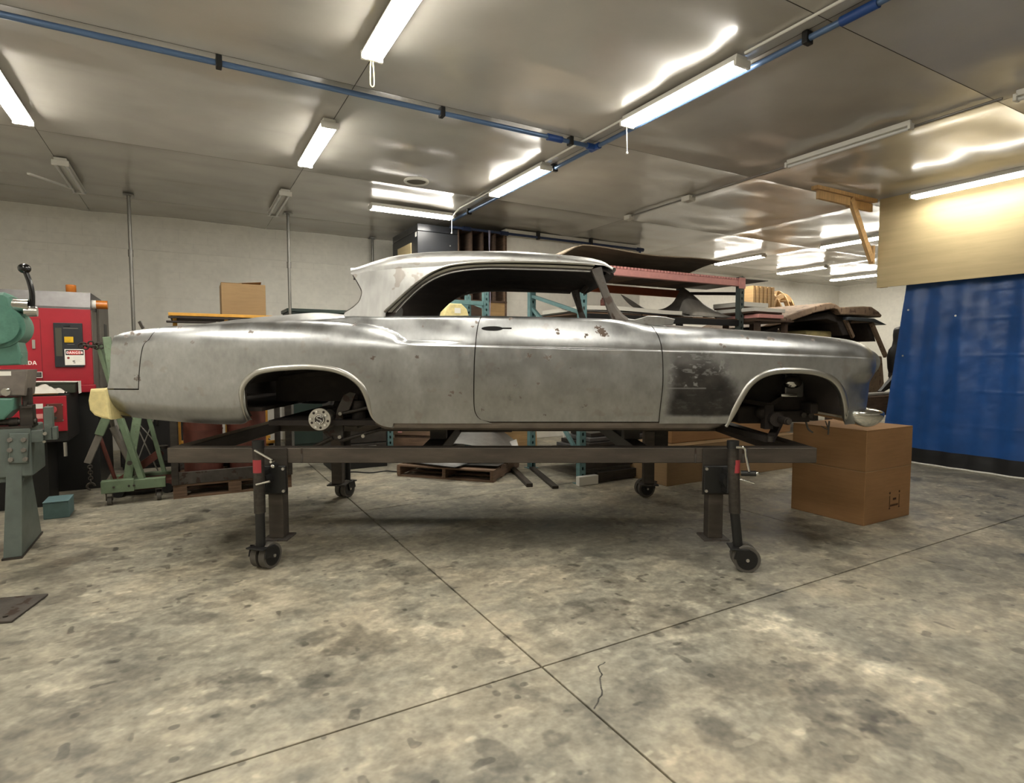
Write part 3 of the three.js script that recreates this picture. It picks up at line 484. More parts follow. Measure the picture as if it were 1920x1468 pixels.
// --- bumpers
{
  const p = [[178, 728.5], [209, 728.5], [216, 786], [200, 783], [186, 778], [177, 768], [174, 750]].map(q => cs(q[0], q[1], 3.86)); const g = ext(p, 1.84, 0.016, 2); g.translate(0, 0, ZC - 0.92); mesh('rear_bumper', g, M.cream, car);
  const prof = []; for (let k = 0; k < 28; k++) { const a = k / 28 * Math.PI * 2, up = Math.sin(a) > 0; prof.push([Math.cos(a) * 0.118 * (up ? 1 : 0.78 + 0.22 * Math.abs(Math.cos(a))), up ? Math.sin(a) * 0.034 : Math.sin(a) * 0.092]); }
  const c0 = cs(1626, 776, 3.82), path = []; for (let i = 0; i <= 120; i++) { const v = Math.sin((i / 60 - 1) * Math.PI / 2), e = clamp((Math.abs(v) - 0.93) / 0.07); path.push({ p: V3(c0[0] + 0.10 * (1 - v * v), c0[1], ZC + v * 0.95), n: V3(1, 0, 0), b: V3(0, 1, 0), s: Math.max(0.02, Math.sqrt(1 - e * e)) }); }
  mesh('front_bumper', mergeSmooth(sweep(path, prof)), M.chrome, car);
}
// --- greenhouse
const gh = (x, y) => 0.812 - 0.30 * (y - 1.68) - 0.02 * Math.pow(clamp((y - 1.68) / 0.4), 2);
const D1 = 3.97, D2 = 4.03;
const roofLine = yx([[640, 519], [659, 515.5], [700, 508], [760, 502.5], [815, 499.5], [843, 497], [890, 491.5], [952, 490], [1046, 492], [1112, 495.6], [1160, 500]], D2);
const cEdge = xy([[649, 588], [665, 577], [676, 564], [679, 549], [670, 530], [659, 514]], D1);
const dripX = xy([[726, 588], [748, 565], [771, 542], [790, 525], [809, 511], [826, 502], [843, 497]], D1);
const cLo = cs(700, 588, D1)[1];
const skyline = mono([[659, 513], [687, 497], [737, 480], [796, 473], [859, 470.6], [952, 471], [1046, 477], [1102, 483], [1127, 488.5], [1149, 498], [1165, 502]].map(([a, b]) => { const q = cs(a, b, 4.22); return [q[0], (q[1] - EYE) / 4.22]; }));
const EX = 0.78, QD = (x) => gh(x, roofLine(x)), sec = (x, yr, a) => { const yd = roofLine(x), q = QD(x) * Math.pow(Math.max(0, Math.cos(a)), EX), y = yd + (yr - yd) * Math.pow(Math.max(0, Math.sin(a)), EX); return [q, y]; };
const crownCache = new Map();
function crownAt(x) {
  const key = Math.round(x * 200); if (crownCache.has(key)) return crownCache.get(key); let a = roofLine(x) + 0.004, b = 2.5; const t = skyline(x);
  for (let k = 0; k < 24; k++) { const m = (a + b) / 2; let best = 0; for (let i = 0; i <= 24; i++) { const [q, y] = sec(x, m, i / 24 * Math.PI / 2); best = Math.max(best, (y - EYE) / (-ZC - q)); } if (best > t) b = m; else a = m; }
  crownCache.set(key, a); return a;
}
const crownS = (x) => { let s = 0; for (let k = -3; k <= 3; k++) s += crownAt(clamp(x + k * 0.03, -1.12, 0.74)); return s / 7; };
const RX0 = cs(659, 514, D2)[0], RX1 = cs(1149, 500, D2)[0];
const roofGeo = (dq, dy, ends = 0) => grid(60, 44, (u, b) => { const a = b * Math.PI, sg = Math.cos(a) >= 0 ? 1 : -1, e = Math.sin(a); const x = lerp(RX0 - 0.09 * e * e + ends, RX1 + 0.10 * e * e - ends, u); const aa = sg > 0 ? a : Math.PI - a; const [q, y] = sec(clamp(x, RX0, RX1), crownS(clamp(x, RX0, RX1)), aa); return [x, y - dy - 0.03 * sm(RX1 - 0.06, RX1 + .02, x) * 1, ZC + sg * (q - dq)]; }, (u, b, p) => [p[0], b * 1.9]);
const roof = mesh('roof', [roofGeo(0, 0)], steel, car);
mesh('headliner_panel', [roofGeo(0.03, 0.035, 0.01)], M.inner, roof);
for (const s of [1, -1]) {
  const pil = mesh('rear_roof_pillar', [patch({ f: gh, s, xl: cEdge, xr: dripX, lo: cLo - 0.05, hi: (x) => roofLine(x) + 0.001, nu: 30, nv: 30, uv: (x, y) => [x, y] })], steel, car);
  mesh('inner_pillar', [patch({ f: gh, s, xl: (y) => cEdge(y) + 0.004, xr: (y) => dripX(y) + 0.05, lo: cLo - 0.04, hi: (x) => roofLine(x), off: 0.03, nu: 20, nv: 20 })], M.inner, pil);
  // edge of the rear window
  const ep = []; for (let i = 0; i <= 30; i++) { const y = lerp(cLo, cs(659, 514, D1)[1], i / 30), x = cEdge(y); ep.push([x, y, ZC + s * (gh(x, y) - 0.012)]); } mesh('window_flange', [tube(ep, 0.009, 40, 8)], M.darkSteel, pil);
  // drip rail and window channel
  const rail = [[726, 587], [748, 565], [771, 542], [790, 525], [809, 511], [826, 502.5], [843, 497], [866, 493.5], [890, 491.5], [952, 490], [1046, 492], [1090, 494.2], [1116, 496.2]].map(p => cs(...p, D1 + 0.03));
  const inner = [[746, 587], [765, 564], [790, 539], [815, 522], [843, 511], [877, 505], [915, 502.5], [980, 503.5], [1046, 505.5], [1108, 508]].map(p => cs(...p, D1 + 0.04));
  const curve = (pts) => new THREE.CatmullRomCurve3(pts.map(p => V3(p[0], p[1], 0)), false, 'centripetal'); const ra = curve(rail), ia = curve(inner);
  const rp = []; for (let i = 0; i <= 80; i++) { const p = ra.getPointAt(i / 80), d = ra.getTangentAt(i / 80); p.z = ZC + s * (gh(p.x, p.y) + 0.004); rp.push({ p, n: V3(-d.y, d.x, 0), b: V3(0, 0, s) }); }
  mesh('drip_rail', sweep(s > 0 ? rp : rp.slice().reverse(), [[0.008, -0.012], [0.009, 0.012], [0.003, 0.017], [-0.004, 0.013], [-0.004, -0.012]]), M.lip, car);
  const band = (t0, t1, d0, d1) => grid(80, 4, (u, v) => { const p = ra.getPointAt(u), r = ia.getPointAt(u), k = lerp(t0, t1, v); const x = lerp(p.x, r.x, k), y = lerp(p.y, r.y, k); return [x, y, ZC + s * (gh(x, y) - lerp(d0, d1, v))]; });
  mesh('window_channel', [band(0.0, 0.30, 0.010, 0.022)], M.inner, car); mesh('window_frame', [band(0.28, 0.60, -0.004, 0.010), band(0.60, 0.66, 0.010, 0.02)], M.lip, car); mesh('window_channel', [band(0.64, 1.05, 0.022, 0.026)], M.darkSteel, car);
  const ip = []; for (let i = 0; i <= 60; i++) { const p = ia.getPointAt(i / 60); ip.push([p.x, p.y, ZC + s * (gh(p.x, p.y) - 0.02)]); } mesh('window_bead', [tube(ip, 0.006, 80, 6)], M.sheet, car);
  // windscreen pillar
  const ap = [[1121, 500, .036], [1124, 512, .030], [1130, 531, .025], [1138, 556, .025], [1147, 580, .030], [1157, 598, .038], [1166, 607, .044]]; const pts = ap.map(([a, b]) => cs(a, b, 3.98)); const av = curve(pts), app = [];
  for (let i = 0; i <= 30; i++) { const t = i / 30, p = av.getPointAt(t), d = av.getTangentAt(t), k = t * (ap.length - 1), k0 = Math.min(ap.length - 2, Math.floor(k)); p.z = ZC + s * (gh(p.x, p.y) - 0.02); app.push({ p, n: V3(-d.y, d.x, 0), b: V3(0, 0, s), s: lerp(ap[k0][2], ap[k0 + 1][2], k - k0) }); }
  mesh('windscreen_pillar', sweep(s > 0 ? app : app.slice().reverse(), [[-1, -1.1], [-1, .4], [-.5, .75], [.5, .8], [1, .4], [1, -1.1]]), M.rustBrown, car);
  // foot of the pillar running into the cowl
  const ft = [[1150, 600], [1158, 592], [1166, 593], [1174, 597], [1190, 599], [1206, 595], [1214, 592], [1232, 592.5], [1248, 594], [1266, 598], [1262, 609], [1228, 611], [1190, 607]].map(p => cs(...p, 3.93)); const fg = ext(ft, 0.03, 0.004); fg.translate(0, 0, -3.93 - ZC - 0.03); if (s < 0) fg.scale(1, 1, -1); fg.translate(0, 0, ZC); mesh('cowl_side', fg, steel, car);
}
mesh('windscreen_header', [tube([...Array(17)].map((_, i) => { const v = i / 8 - 1; return [RX1 + 0.10 * (1 - v * v) - 0.05, 2.000 + 0.085 * (1 - Math.pow(Math.abs(v), 3)), ZC + v * 0.60]; }), 0.022, 60, 10)], M.rustBrown, car);
// --- cabin and underbody
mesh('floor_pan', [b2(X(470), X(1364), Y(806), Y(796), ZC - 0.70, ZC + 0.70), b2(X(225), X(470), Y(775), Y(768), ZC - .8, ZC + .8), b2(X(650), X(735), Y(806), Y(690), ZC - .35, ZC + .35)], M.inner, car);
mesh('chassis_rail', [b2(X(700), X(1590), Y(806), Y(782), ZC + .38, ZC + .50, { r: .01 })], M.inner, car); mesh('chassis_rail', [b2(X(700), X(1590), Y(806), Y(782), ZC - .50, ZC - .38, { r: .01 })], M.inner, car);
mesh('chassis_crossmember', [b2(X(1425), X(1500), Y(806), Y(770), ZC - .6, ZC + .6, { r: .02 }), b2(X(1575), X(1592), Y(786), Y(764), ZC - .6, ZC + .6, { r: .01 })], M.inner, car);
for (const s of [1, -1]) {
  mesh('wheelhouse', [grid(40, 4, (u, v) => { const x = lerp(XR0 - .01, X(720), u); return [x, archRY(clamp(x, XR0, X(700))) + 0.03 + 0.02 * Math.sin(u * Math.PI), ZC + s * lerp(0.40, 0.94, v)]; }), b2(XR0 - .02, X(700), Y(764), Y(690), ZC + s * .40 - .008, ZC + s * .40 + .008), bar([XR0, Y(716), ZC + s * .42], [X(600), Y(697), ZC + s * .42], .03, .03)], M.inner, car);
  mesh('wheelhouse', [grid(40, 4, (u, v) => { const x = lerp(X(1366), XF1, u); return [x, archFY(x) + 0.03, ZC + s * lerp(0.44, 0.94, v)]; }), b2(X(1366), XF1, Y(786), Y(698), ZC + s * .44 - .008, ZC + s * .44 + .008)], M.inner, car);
}
// --- rear axle
for (const s of [1, -1]) {
  const [hx, hy] = cs(600, 786, 3.95), hz = ZC + s * 0.78;
  const hub = mesh('rear_hub', [cyl(.076, .076, .02, hx, hy, hz, 'z', 40), cyl(.05, .05, .2, hx, hy, hz - s * .1, 'z', 24)], S({ color: 0xb9b6ae, roughness: .35, metalness: .75 }), car);
  mesh('hub_cap', [cyl(.034, .034, .012, hx, hy, hz + s * .014, 'z', 32)], M.inner, hub); mesh('hub_ring', clean(new THREE.TorusGeometry(.032, .004, 8, 32).translate(hx, hy, hz + s * .020)), M.chrome, hub);
  mesh('hub_letter', [tube([[.014, .012, 0], [.006, .019, 0], [-.008, .018, 0], [-.013, .009, 0], [-.004, .002, 0], [.006, -.003, 0], [.013, -.010, 0], [.006, -.019, 0], [-.007, -.019, 0], [-.014, -.011, 0]].map(p => [hx + p[0] * 1.25, hy + p[1] * 1.1, hz + s * .021]), .0042, 40, 6)], M.zinc, hub);
  for (let k = 0; k < 5; k++) { const a = k / 5 * 6.283 + 0.55; mesh('stud', [cyl(.0075, .0075, .03, hx + Math.cos(a) * .056, hy + Math.sin(a) * .056, hz + s * .018, 'z', 10)], M.chrome, hub); mesh('hole', [cyl(.009, .009, .004, hx + Math.cos(a + .5) * .058, hy + Math.sin(a + .5) * .058, hz + s * .0095, 'z', 12)], M.inner, hub); }  // dark discs stand for the shade in the hub openings
  mesh('suspension_bracket', [ext([[628, 768], [640, 742], [652, 735], [664, 738], [652, 768], [640, 780], [640, 828], [612, 824], [600, 812], [622, 800]].map(p => cs(...p, 4.05)), .03, .003).translate(0, 0, ZC + s * .62 - .015)], M.rustBrown, car);
  mesh('trailing_link', [rod([...cs(634, 828, 4.06), ZC + s * .64], [...cs(712, 806, 4.06), ZC + s * .6], .014), rod([...cs(640, 776, 4.06), ZC + s * .64], [...cs(690, 765, 4.06), ZC + s * .6], .014), rod([...cs(580, 842, 4.06), ZC + s * .60], [...cs(622, 822, 4.06), ZC + s * .64], .016)], M.darkSteel, car);
  for (const [a, b] of [[637, 776], [636, 820], [680, 818]]) mesh('bracket_bolt', [cyl(.013, .013, .03, ...cs(a, b, 4.05), ZC + s * .66, 'z', 8)], M.bolt, car);
  mesh('coil_spring_mount', [cyl(.05, .055, .14, ...cs(668, 770, 4.1), ZC + s * .56, 'y', 18), cyl(.035, .035, .3, ...cs(672, 745, 4.1), ZC + s * .52, 'y', 16)], M.inner, car);
}
mesh('rear_axle', [cyl(.045, .045, 1.5, ...cs(600, 786, 3.95), ZC, 'z', 20), ball(.15, ...cs(600, 786, 3.95), ZC, 1, 1, .8)], M.inner, car);
// --- front suspension
for (const s of [1, -1]) {
  const c = (a, b, q) => [...cs(a, b, 4.0), ZC + s * q];
  const sp = mesh('front_spindle', [cyl(.045, .05, .10, ...c(1455, 786, .70), 'z', 24), cyl(.026, .026, .2, ...c(1461, 786, .76), 'z', 16), bar(c(1447, 760, .66), c(1446, 806, .66), .06, .07), ball(.05, ...c(1440, 775, .64))], M.inner, car); mesh('spindle_nut', [cyl(.02, .02, .02, ...c(1461, 786, .865), 'z', 6)], M.darkSteel, sp);
  mesh('control_arm', [bar(c(1392, 812, .42), c(1443, 824, .74), .05, .04), bar(c(1500, 800, .42), c(1443, 824, .74), .05, .04)], M.inner, car); mesh('ball_joint', [cyl(.03, .026, .04, ...c(1443, 822, .74), 'y', 14)], M.darkSteel, car);
  mesh('control_arm', [bar(c(1400, 752, .44), c(1446, 760, .68), .035, .03), bar(c(1500, 750, .44), c(1446, 760, .68), .035, .03)], M.inner, car);
}
{ const [a, b] = cs(1486, 722, 4.2); const g = mesh('steering_box', [bx(.14, .17, .06, a + .03, b - .005, ZC + .47, { r: .01 })], M.sheet, car); mesh('chrome_reservoir', [ball(.065, a, b + .02, ZC + .52, 1.1, .75, .8), b2(a - .09, a + .03, b - .085, b - .062, ZC + .47, ZC + .55, { r: .006 })], M.chrome, g); }
mesh('brake_hose', [tube([[1515, 792], [1520, 806], [1528, 812]].map(p => [...cs(...p, 4.2), ZC + .5]), .007, 20, 6), tube([[1544, 800], [1556, 806], [1552, 790]].map(p => [...cs(...p, 4.2), ZC + .5]), .004, 20, 6), rod([...cs(1559, 790, 4.2), ZC + .5], [...cs(1557, 816, 4.2), ZC + .5], .006)], M.rubber, car);
mesh('mounting_bolt', [cyl(.02, .02, .02, ...cs(1521, 781, 4.1), ZC + .52, 'z', 10)], M.rustBrown, car); mesh('mounting_bolt', [cyl(.02, .02, .02, ...cs(1535, 781, 4.1), ZC + .52, 'z', 10)], M.rustBrown, car);
mesh('antenna_stub', [bar([...cs(272, 616, 4.0), ZC + .75], [...cs(265, 603, 4.0), ZC + .75], .012, .02)], M.darkSteel, car);

// ------------------------------------------------------------ the rolling frame under the car
const frame = thing('body_dolly', 'dark steel rolling frame on four jack legs under the car', 'frame', V3(0, 0, ZC), 0);
{
  const y0 = 0.683, y1 = 0.787, zN = ZC - 0 + 0.88, o = { r: .006 };
  const xL = -2.33, xR = 2.06, zn = 0.88, zf = -0.88;   // local z: + is towards the viewer
  mesh('side_rail', b2(xL, xR, y0, y1, zn - .10, zn, o), M.rawSteel, frame); mesh('side_rail', b2(xL, xR, y0, y1, zf, zf + .10, o), M.rawSteel, frame);
  for (const [a, b] of [[xL, xL + .10], [-.62, -.48], [.84, .94], [xR - .10, xR]]) mesh('cross_rail', b2(a, b, y0, y1, zf + .10, zn - .10, o), M.darkSteel, frame);
  for (const x of [-1.73, -1.42, 1.24, 1.56]) mesh('weld_bead', [bx(.012, .104, .006, x, .735, zn + .001, { r: .003 })], M.rustBrown, frame);
  for (const x of [-.55, .89]) for (const z of [.44, -.44]) mesh('support_post', b2(x - .06, x + .06, y1, Y(806.5), z - .05, z + .05, o), M.darkSteel, frame);
  mesh('support_post', [bar([-.10, y1 - .02, -.60], [-.16, .905, -.60], .06, .06)], M.palletWood, frame); mesh('cross_rail', b2(-.48, .0, y0 + .02, y1 - .03, -.64, -.56, o), M.darkSteel, frame);
  for (const [x, s] of [[-1.605, 1], [1.385, 1], [-1.70, -1], [1.33, -1]]) {
    const z = s * .83; const leg = mesh('leg', [b2(x - .05, x + .05, .165, y0, z - .05, z + .05, o)], M.rawSteel, frame); mesh('foot_plate', b2(x - .085, x + .085, .155, .166, z - .085, z + .085), M.rustBrown, leg);
  }
  // swivel jacks
  for (const [x, s, wheelTurn, lean] of [[-1.63, 1, 1.25, 0], [1.44, 1, -.15, .05], [-1.66, -1, 1.2, 0], [1.38, -1, .25, 0]]) {
    const j = new THREE.Group(); j.name = 'swivel_jack'; j.position.set(x, 0, s * .88); j.rotation.y = s > 0 ? 0 : Math.PI; frame.add(j); const near = s > 0, cx = near && x > 0 ? 0 : .05;
    const tx = near ? (x > 0 ? .0 : -.025) : 0, tz = .13;
    const bp = x > 0 ? -.06 : .02;
    mesh('mount_plate', b2(bp - .095, bp + .095, .47, y1, .001, .012, { r: .004 }), M.darkSteel, j); mesh('swivel_bracket', [b2(bp - .09, bp + .09, .48, .67, .012, .03, { r: .01 }), cyl(.05, .05, .08, tx, .58, .07, 'z', 20), b2(tx - .03, tx + .03, .5, .66, .02, tz, { r: .01 })], M.black, j);
    for (const dx of [-.075, .075]) for (const yy of [.50, .65]) mesh('plate_bolt', cyl(.010, .010, .014, bp + dx, yy, .034, 'z', 8), M.bolt, j);
    const top = [tx, .83, tz], knee = [tx + lean * .45, .38, tz], low = [tx + lean, .15, tz];
    mesh('outer_tube', [rod(top, knee, .036, 20)], M.darkSteel, j); mesh('inner_tube', [rod([knee[0] - lean * .1, .42, tz], low, .030, 20)], M.black, j);
    mesh('jack_head', [cyl(.038, .038, .05, tx, .83, tz, 'y', 20), bx(.05, .04, .05, tx, .79, tz, { r: .008 })], M.black, j);
    mesh('warning_label', [clean(new THREE.CylinderGeometry(.0366, .0366, .085, 14, 1, true, -.85, 1.7).translate(tx + lean * .25, .69, tz))], M.redLabel, j);
    const h = x < 0 ? 1 : -1;
    if (near) {
      mesh('crank_handle', x < 0 ? [rod([tx + .0, .80, tz + .05], [tx + .125, .735, tz + .07], .009), rod([tx + .125, .735, tz + .07], [tx + .125, .735, tz + .11], .009)] : [tube([[tx, .82, tz + .05], [tx + .05, .815, tz + .06], [tx + .062, .76, tz + .06], [tx + .085, .665, tz + .06]], .009, 24, 8)], M.chrome, j);
      mesh('handle_grip', [rod([tx + (x < 0 ? .12 : .05), x < 0 ? .70 : .645, tz + .02], [tx + (x < 0 ? .12 : .13), x < 0 ? .70 : .65, tz + .06], .018, 14)], M.black, j); mesh('grip_end', [ball(.014, tx + (x < 0 ? .12 : .135), x < 0 ? .70 : .651, tz + .065)], M.chrome, j);
      mesh('lock_pin', [x < 0 ? rod([tx - .0, .575, tz + .045], [tx + .09, .598, tz + .05], .008) : rod([tx + .03, .61, tz + .045], [tx + .12, .585, tz + .06], .007)], M.chrome, j);
    }
    const c = mesh('caster_fork', [bx(.12, .012, .14, 0, .150, 0, { r: .004 }), bx(.10, .075, .006,   .018, .115, .066, { rz: -.25 }), bx(.10, .075, .006, .018, .115, -.066, { rz: -.25 })], M.black, j); c.position.set(low[0], 0, tz); c.rotation.y = wheelTurn;
    for (const zz of [-.034, .034]) { const w = mesh('wheel', [cyl(.085, .085, .046, .045, .085, zz, 'z', 36)], M.rubber, c); w.userData.label = 'grey rubber caster wheel'; mesh('wheel_disc', [cyl(.066, .066, .050, .045, .085, zz, 'z', 32), cyl(.016, .016, .06, .045, .085, zz, 'z', 14)], M.black, w); }
    mesh('axle_bolt', [cyl(.011, .011, .15, .045, .085, 0, 'z', 8)], M.bolt, c);
  }
}

// ------------------------------------------------------------ plywood header, curtain and bracket on the right
{
  const g = rthing('plywood_header', 'pale plywood header hanging from the ceiling over the blue curtain', 'plywood panel', 8.08, 0, 2.32);
  for (const [a, b] of [[4.36, 1.925], [1.92, -.515], [-.52, -2.95]]) mesh('plywood_sheet', b2(0, .018, 0, 1.165, -a, -b, { r: .002, ox: a, oy: b }), M.ply, g);
  mesh('stud', b2(.02, .06, 0, 1.165, -4.34, -4.25), M.pine, g); mesh('stud', b2(.02, .06, 0, 1.165, -1.97, -1.88), M.pine, g);
  const c = rthing('blue_curtain', 'blue vinyl sheet curtain with a black lower band under the plywood header', 'curtain', 8.30, 0, 0);
  const fold = (v, y) => 0.030 * Math.sin(v * 8.1 + Math.sin(v * 2.3) * 1.6) * (0.35 + 0.65 * clamp(y / 2.4)) + 0.012 * Math.sin(v * 21 + y * 1.1) + 0.006 * (fbm(v * 5 + 40, y * 5 + 40, 256, 256, 4) - .5) * 3 * 1, edge = (y) => 4.36 - (y / 2.36) * 0.24, ease = (y) => 1;
  const creases = (y) => { let s = 0; for (const k of [.55, .98, 1.42, 1.86, 2.2]) s += 0.006 * Math.exp(-Math.pow((y - k) / .012, 2)); return s; };
  const sheet = (y0, y1, n, off = 0) => grid(220, n, (a, b) => { const y = lerp(y0, y1, b), v = lerp(edge(y), -3, a); return [fold(v, y) - creases(y) * (0.5 + 0.5 * Math.sin(v * 3)) + off, y, -v]; }, (a, b, p) => [p[2], p[1]]);
  const blue = mottled('#12498c', 0.10, { size: .9, rough: .36 }); mesh('curtain_sheet', [sheet(.20, 2.40, 130)], blue, c); mesh('lower_band', [sheet(.022, .204, 12, -.002)], S({ color: 0x15161a, roughness: .5 }), c);
  mesh('hem_rope', [tube([...Array(60)].map((_, i) => { const v = lerp(4.36, -3, i / 59); return [fold(v, .02) - .012, .011, -v]; }), .011, 220, 8)], M.white, c);
  for (const [px, py] of [[1700, 581], [1792, 592], [1690, 667]]) { const [v, y] = onU(px, py, 8.28); mesh('grommet', cyl(.012, .012, .006, fold(v, y) - .004, y, -v, 'x', 12), M.zinc, c); }
  mesh('curtain_rail', b2(-.03, .03, 2.40, 2.44, -4.15, 3), M.conduit, c);
  const w = rthing('timber_bracket', 'pine timber bracket bracing the end of the plywood header', 'bracket', 8.05, 4.41, 2.66);
  mesh('top_timber', bx(1.30, .045, .09, -.66, .805, 0, { r: .003 }), M.pine, w); mesh('lower_timber', bx(.66, .10, .04, -.96, .715, .028, { r: .003 }), M.pine, w); mesh('lower_timber', bx(.55, .10, .04, -.30, .72, -.028, { r: .003 }), M.pine, w);
  mesh('diagonal_brace', bar([-.60, .76, .03], [-.06, .02, .02], .045, .09, { r: .003 }), M.pine, w); mesh('upright', bx(.04, .24, .06, -.02, .10, 0, { r: .003 }), M.pine, w);
}
// ------------------------------------------------------------ cardboard boxes
{
  const b = rthing('cardboard_box', 'large tall brown cardboard box under the front of the car', 'box', 5.19, 2.97, 0);
  const w = .355, d = .33, h = .80; mesh('carton_body', [b2(-w, w, 0, h * .56, -d, d, { r: .006 }), b2(-w - .001, w + .001, h * .565, h - .012, -d - .001, d + .001, { r: .006 })], M.cardboard, b); mesh('score_line', b2(-w + .002, w - .002, h * .555, h * .57, -d + .002, d - .002), M.cardboardPale, b);
  mesh('top_flap', b2(-w, -.003, h - .012, h - .004, -d, d, { r: .002 }), M.cardboard, b); mesh('top_flap', b2(.003, w, h - .012, h - .004, -d, d, { r: .002 }), M.cardboard, b);
  const ink = S({ color: 0x3a2208, roughness: .9 }), z = d + .0012, m = []; const st = (x0, x1, y0, y1) => m.push(b2(x0, x1, y0, y1, z - .001, z + .0004));
  st(.02, .028, .10, .21); st(.17, .178, .10, .21); st(.015, .033, .225, .243); st(.165, .183, .225, .243); st(.075, .125, .168, .186); for (let k = 0; k < 7; k++) st(.036 + k * .018, .048 + k * .018, .115, .132); st(.014, .034, .095, .103); st(.164, .184, .095, .103); mesh('printed_mark', m, ink, b);
  const l = rthing('cardboard_box', 'long low brown cardboard box on the floor behind the dolly', 'box', 5.6, 4.82, 0); mesh('carton_body', b2(-1.12, 1.12, 0, .42, -.30, .30, { r: .006 }), M.cardboardPale, l); mesh('top_flap', b2(-1.12, 1.12, .421, .427, .002, .30), M.cardboardPale, l); mesh('top_flap', b2(-1.12, 1.12, .421, .427, -.30, -.002), M.cardboardPale, l); 
  const k = rthing('cardboard_box', 'brown cardboard box lying on the long low box', 'box', 5.75, 4.88, .43); mesh('carton_body', b2(-1.05, 1.05, 0, .36, -.18, .20, { r: .006 }), M.cardboard, k); mesh('top_flap', b2(-1.05, 1.05, .361, .366, -.18, .20), M.cardboardPale, k);
}
